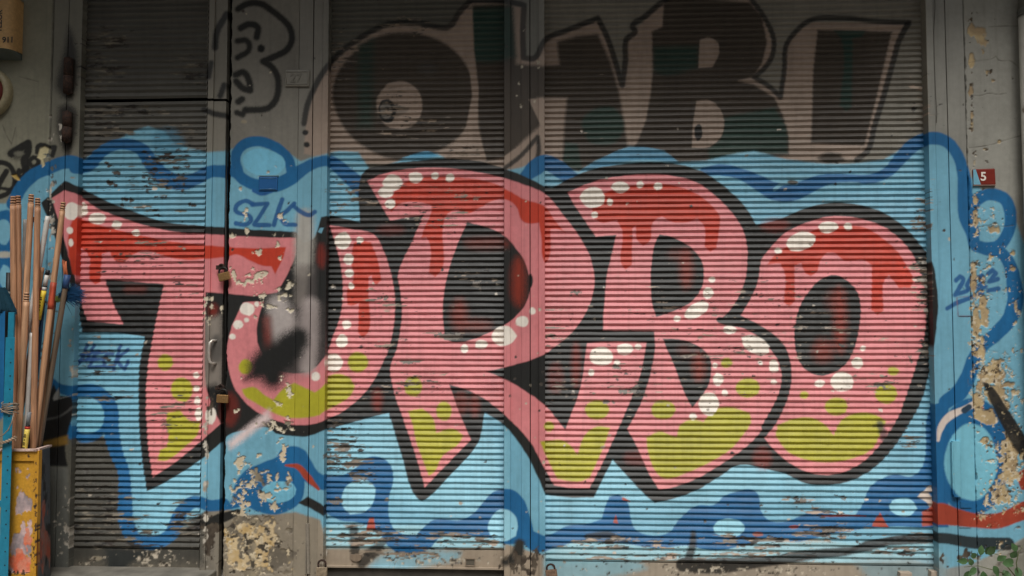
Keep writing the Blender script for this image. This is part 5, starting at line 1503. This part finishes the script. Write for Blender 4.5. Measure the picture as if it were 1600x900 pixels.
# ------------------------------------------------------------------ blue angle-iron rack in front of the crate
BY = -.47
M_BLUE = plain("blue_enamel", (26, 122, 150), .5, scale=30, vary=.12, bump=.12, rust=(72, 52, 44), rust_amt=.70)
rk = thing("blue_rack", "turquoise blue perforated steel rack post with crossbars in front of the crate", "rack", (X(11, BY, 700), BY, Z_LOW))
xa, xb = X(3.5, BY, 700), X(18, BY, 700)
bm = bmesh.new()
zt = Zr(527, 10, BY)
box(bm, (xa, BY, Z_LOW), (xb, BY + .004, zt), .001, 1)
box(bm, (xa, BY + .004, Z_LOW), (xa + .004, BY + .05, zt), .001, 1)
post = from_bm("post", bm, M_BLUE, rk)
bm = bmesh.new()
box(bm, (xa - .66, BY, Z_LOW), (xa - .60, BY + .004, zt), .001, 1)
box(bm, (xa - .66, BY + .0042, Z_LOW), (xa - .656, BY + .05, zt), .001, 1)
from_bm("post", bm, M_BLUE, rk)
bm = bmesh.new(); box(bm, (xa + .008, BY + .006, zt - .1), (xb - .012, BY + .02, Zr(488, 10, BY)), .002)
from_bm("inner_post", bm, M_BLUE, rk)
for py in (787.5, 871.5):
    bm = bmesh.new(); z = Zr(py, 5, BY)
    box(bm, (xa - .62, BY + .0045, z - .019), (xa + .03, BY + .010, z + .019), .001, 1)
    from_bm("crossbar", bm, M_BLUE, rk)
z = zt - .07
while z > .05:
    p = Vector(((xa + xb) / 2 + .008, BY - .0012, z))
    bm = bmesh.new(); tube(bm, [p, p + Vector((0, .001, 0))], .0042, 10)
    from_bm("bolt_hole", bm, M_DARK, rk).parent = post
    z -= .078

# wire tied round the post and the twisted end
c = Vector(at(11, 637, BY - .01))
t = thing("binding_wire", "coil of grey wire tied round the blue post, one loop hanging", "wire", c)
bm = bmesh.new()
for k in range(7):
    z = c.z + (k - 3) * .0075
    cx, rx, ry = c.x + .004, .046 + rr.uniform(-.004, .006), .03
    tl = rr.uniform(-.012, .012)
    tube(bm, [(cx + rx * math.cos(q), BY + .012 - ry * math.sin(q), z + tl * math.cos(q) + .006 * math.sin(2 * q)) for q in np.linspace(0, 2 * math.pi, 26)], .0032, 6)
tube(bm, [c + Vector(q) for q in ((-.05, -.025, .025), (-.03, -.032, .005), (.0, -.034, -.018), (.03, -.03, -.03), (.044, -.012, -.036))], .0034, 6)
tube(bm, [c + Vector(q) for q in ((.048, -.01, -.03), (.046, -.02, -.08), (.03, -.028, -.125), (.0, -.03, -.155), (-.035, -.03, -.172), (-.08, -.03, -.178))], .0034, 6)
from_bm("coil", bm, plain("grey_wire", (140, 124, 108), .55, .2), t, smooth=True)
c = Vector(at(10, 690, BY - .012))
t = thing("twisted_rope", "frayed twisted rope round the blue post just above the crate rim", "rope", c)
bm = bmesh.new()
for ph in (0, math.pi):
    pts = []
    for q in np.linspace(0, 1, 60):
        x = -.16 + q * .215
        z = -.004 - .010 * math.sin(q * 3.1) + .030 * q**3
        w_ = q * 40 + ph
        pts.append(c + Vector((x, -.004 + .005 * math.cos(w_), z + .005 * math.sin(w_))))
    tube(bm, pts, .0052, 6)
for k in range(9):
    p = c + Vector((.052, -.004, .014)); tube(bm, [p, p + Vector((rr.uniform(.005, .02), rr.uniform(-.01, .01), rr.uniform(-.014, .02)))], [.0022, .0008], 5)
from_bm("strands", bm, plain("old_rope", (162, 140, 118), .9), t, smooth=True)

# ------------------------------------------------------------------ weed at the foot of the right wall
M_LEAF = plain("weed_leaf", (62, 92, 52), .5, scale=26, vary=.35, bump=.2)
M_STEM = plain("weed_stem", (84, 92, 58), .6)
base = Vector((X(1570, -.18, 880), -.18, Z_LOW))
t = thing("weed", "leafy green weed growing from the pavement at the foot of the right wall", "plant", base)


def leaf(bm, p, d, ln, wd, fold=.25):
    d = d.normalized(); s_ = d.cross(Vector((0, -1, .2))).normalized(); nn = s_.cross(d)
    n = 7
    L_, C_, R_ = [], [], []
    for i in range(n + 1):
        u = i / n
        w_ = wd * math.sin(math.pi * u**.8) * (1 - .25 * u)
        q = p + d * ln * u - Vector((0, 0, 1)) * ln * .22 * u * u
        C_.append(bm.verts.new(q)); L_.append(bm.verts.new(q + s_ * w_ + nn * w_ * fold)); R_.append(bm.verts.new(q - s_ * w_ + nn * w_ * fold))
    for i in range(n):
        bm.faces.new((C_[i], L_[i], L_[i + 1], C_[i + 1])); bm.faces.new((R_[i], C_[i], C_[i + 1], R_[i + 1]))


bs, bl = bmesh.new(), bmesh.new()
stems = [[(1590, 905), (1560, 893), (1528, 884), (1506, 886)], [(1590, 905), (1570, 880), (1562, 868), (1550, 864)], [(1592, 905), (1588, 880), (1592, 862), (1598, 852)], [(1600, 905), (1608, 885), (1620, 868), (1630, 860)], [(1580, 908), (1552, 900), (1532, 905), (1520, 915)], [(1610, 908), (1625, 895), (1640, 885), (1655, 880)]]
spec = [(1512, 878, 165, 11, 5), (1514, 892, 250, 12, 5.5), (1524, 872, 125, 12, 5), (1532, 868, 80, 13, 5), (1540, 866, 60, 16, 6.5), (1548, 868, 100, 15, 6.5), (1536, 892, 270, 14, 6), (1552, 884, 300, 12, 5), (1558, 876, 40, 13, 5), (1566, 880, 0, 13, 5), (1568, 890, 285, 15, 6.5), (1580, 872, 70, 13, 5.5), (1588, 862, 110, 12, 5), 
        (1590, 886, 260, 14, 6), (1604, 884, 330, 14, 6), (1576, 893, 220, 12, 5), (1526, 888, 200, 12, 5), (1518, 884, 100, 10, 4.5), (1584, 880, 150, 12, 5), (1610, 870, 50, 14, 6), (1620, 862, 90, 12, 5), (1632, 858, 40, 13, 5), (1642, 884, 300, 12, 5), (1606, 896, 250, 13, 6), (1560, 898, 240, 12, 5)]
for s_ in stems:
    pts = [Vector(at(a, b, -.18 + .02 * math.sin(i * 2.0 + a))) for i, (a, b) in enumerate(s_)]
    tube(bs, pts, [.0035, .003, .0022, .0014], 6)
for x, y, an, ln, wd in spec:
    p = Vector(at(x, y, -.18 + rr.uniform(-.06, .05)))
    leaf(bl, p, Vector((math.cos(R(an)), rr.uniform(-.6, .15), math.sin(R(an)))), ln * PXM * rr.uniform(1.2, 1.6), wd * PXM * 1.05)
from_bm("stems", bs, M_STEM, t, smooth=True)
from_bm("leaves", bl, M_LEAF, t, smooth=True)
# grit and leaf litter against the foot of the post
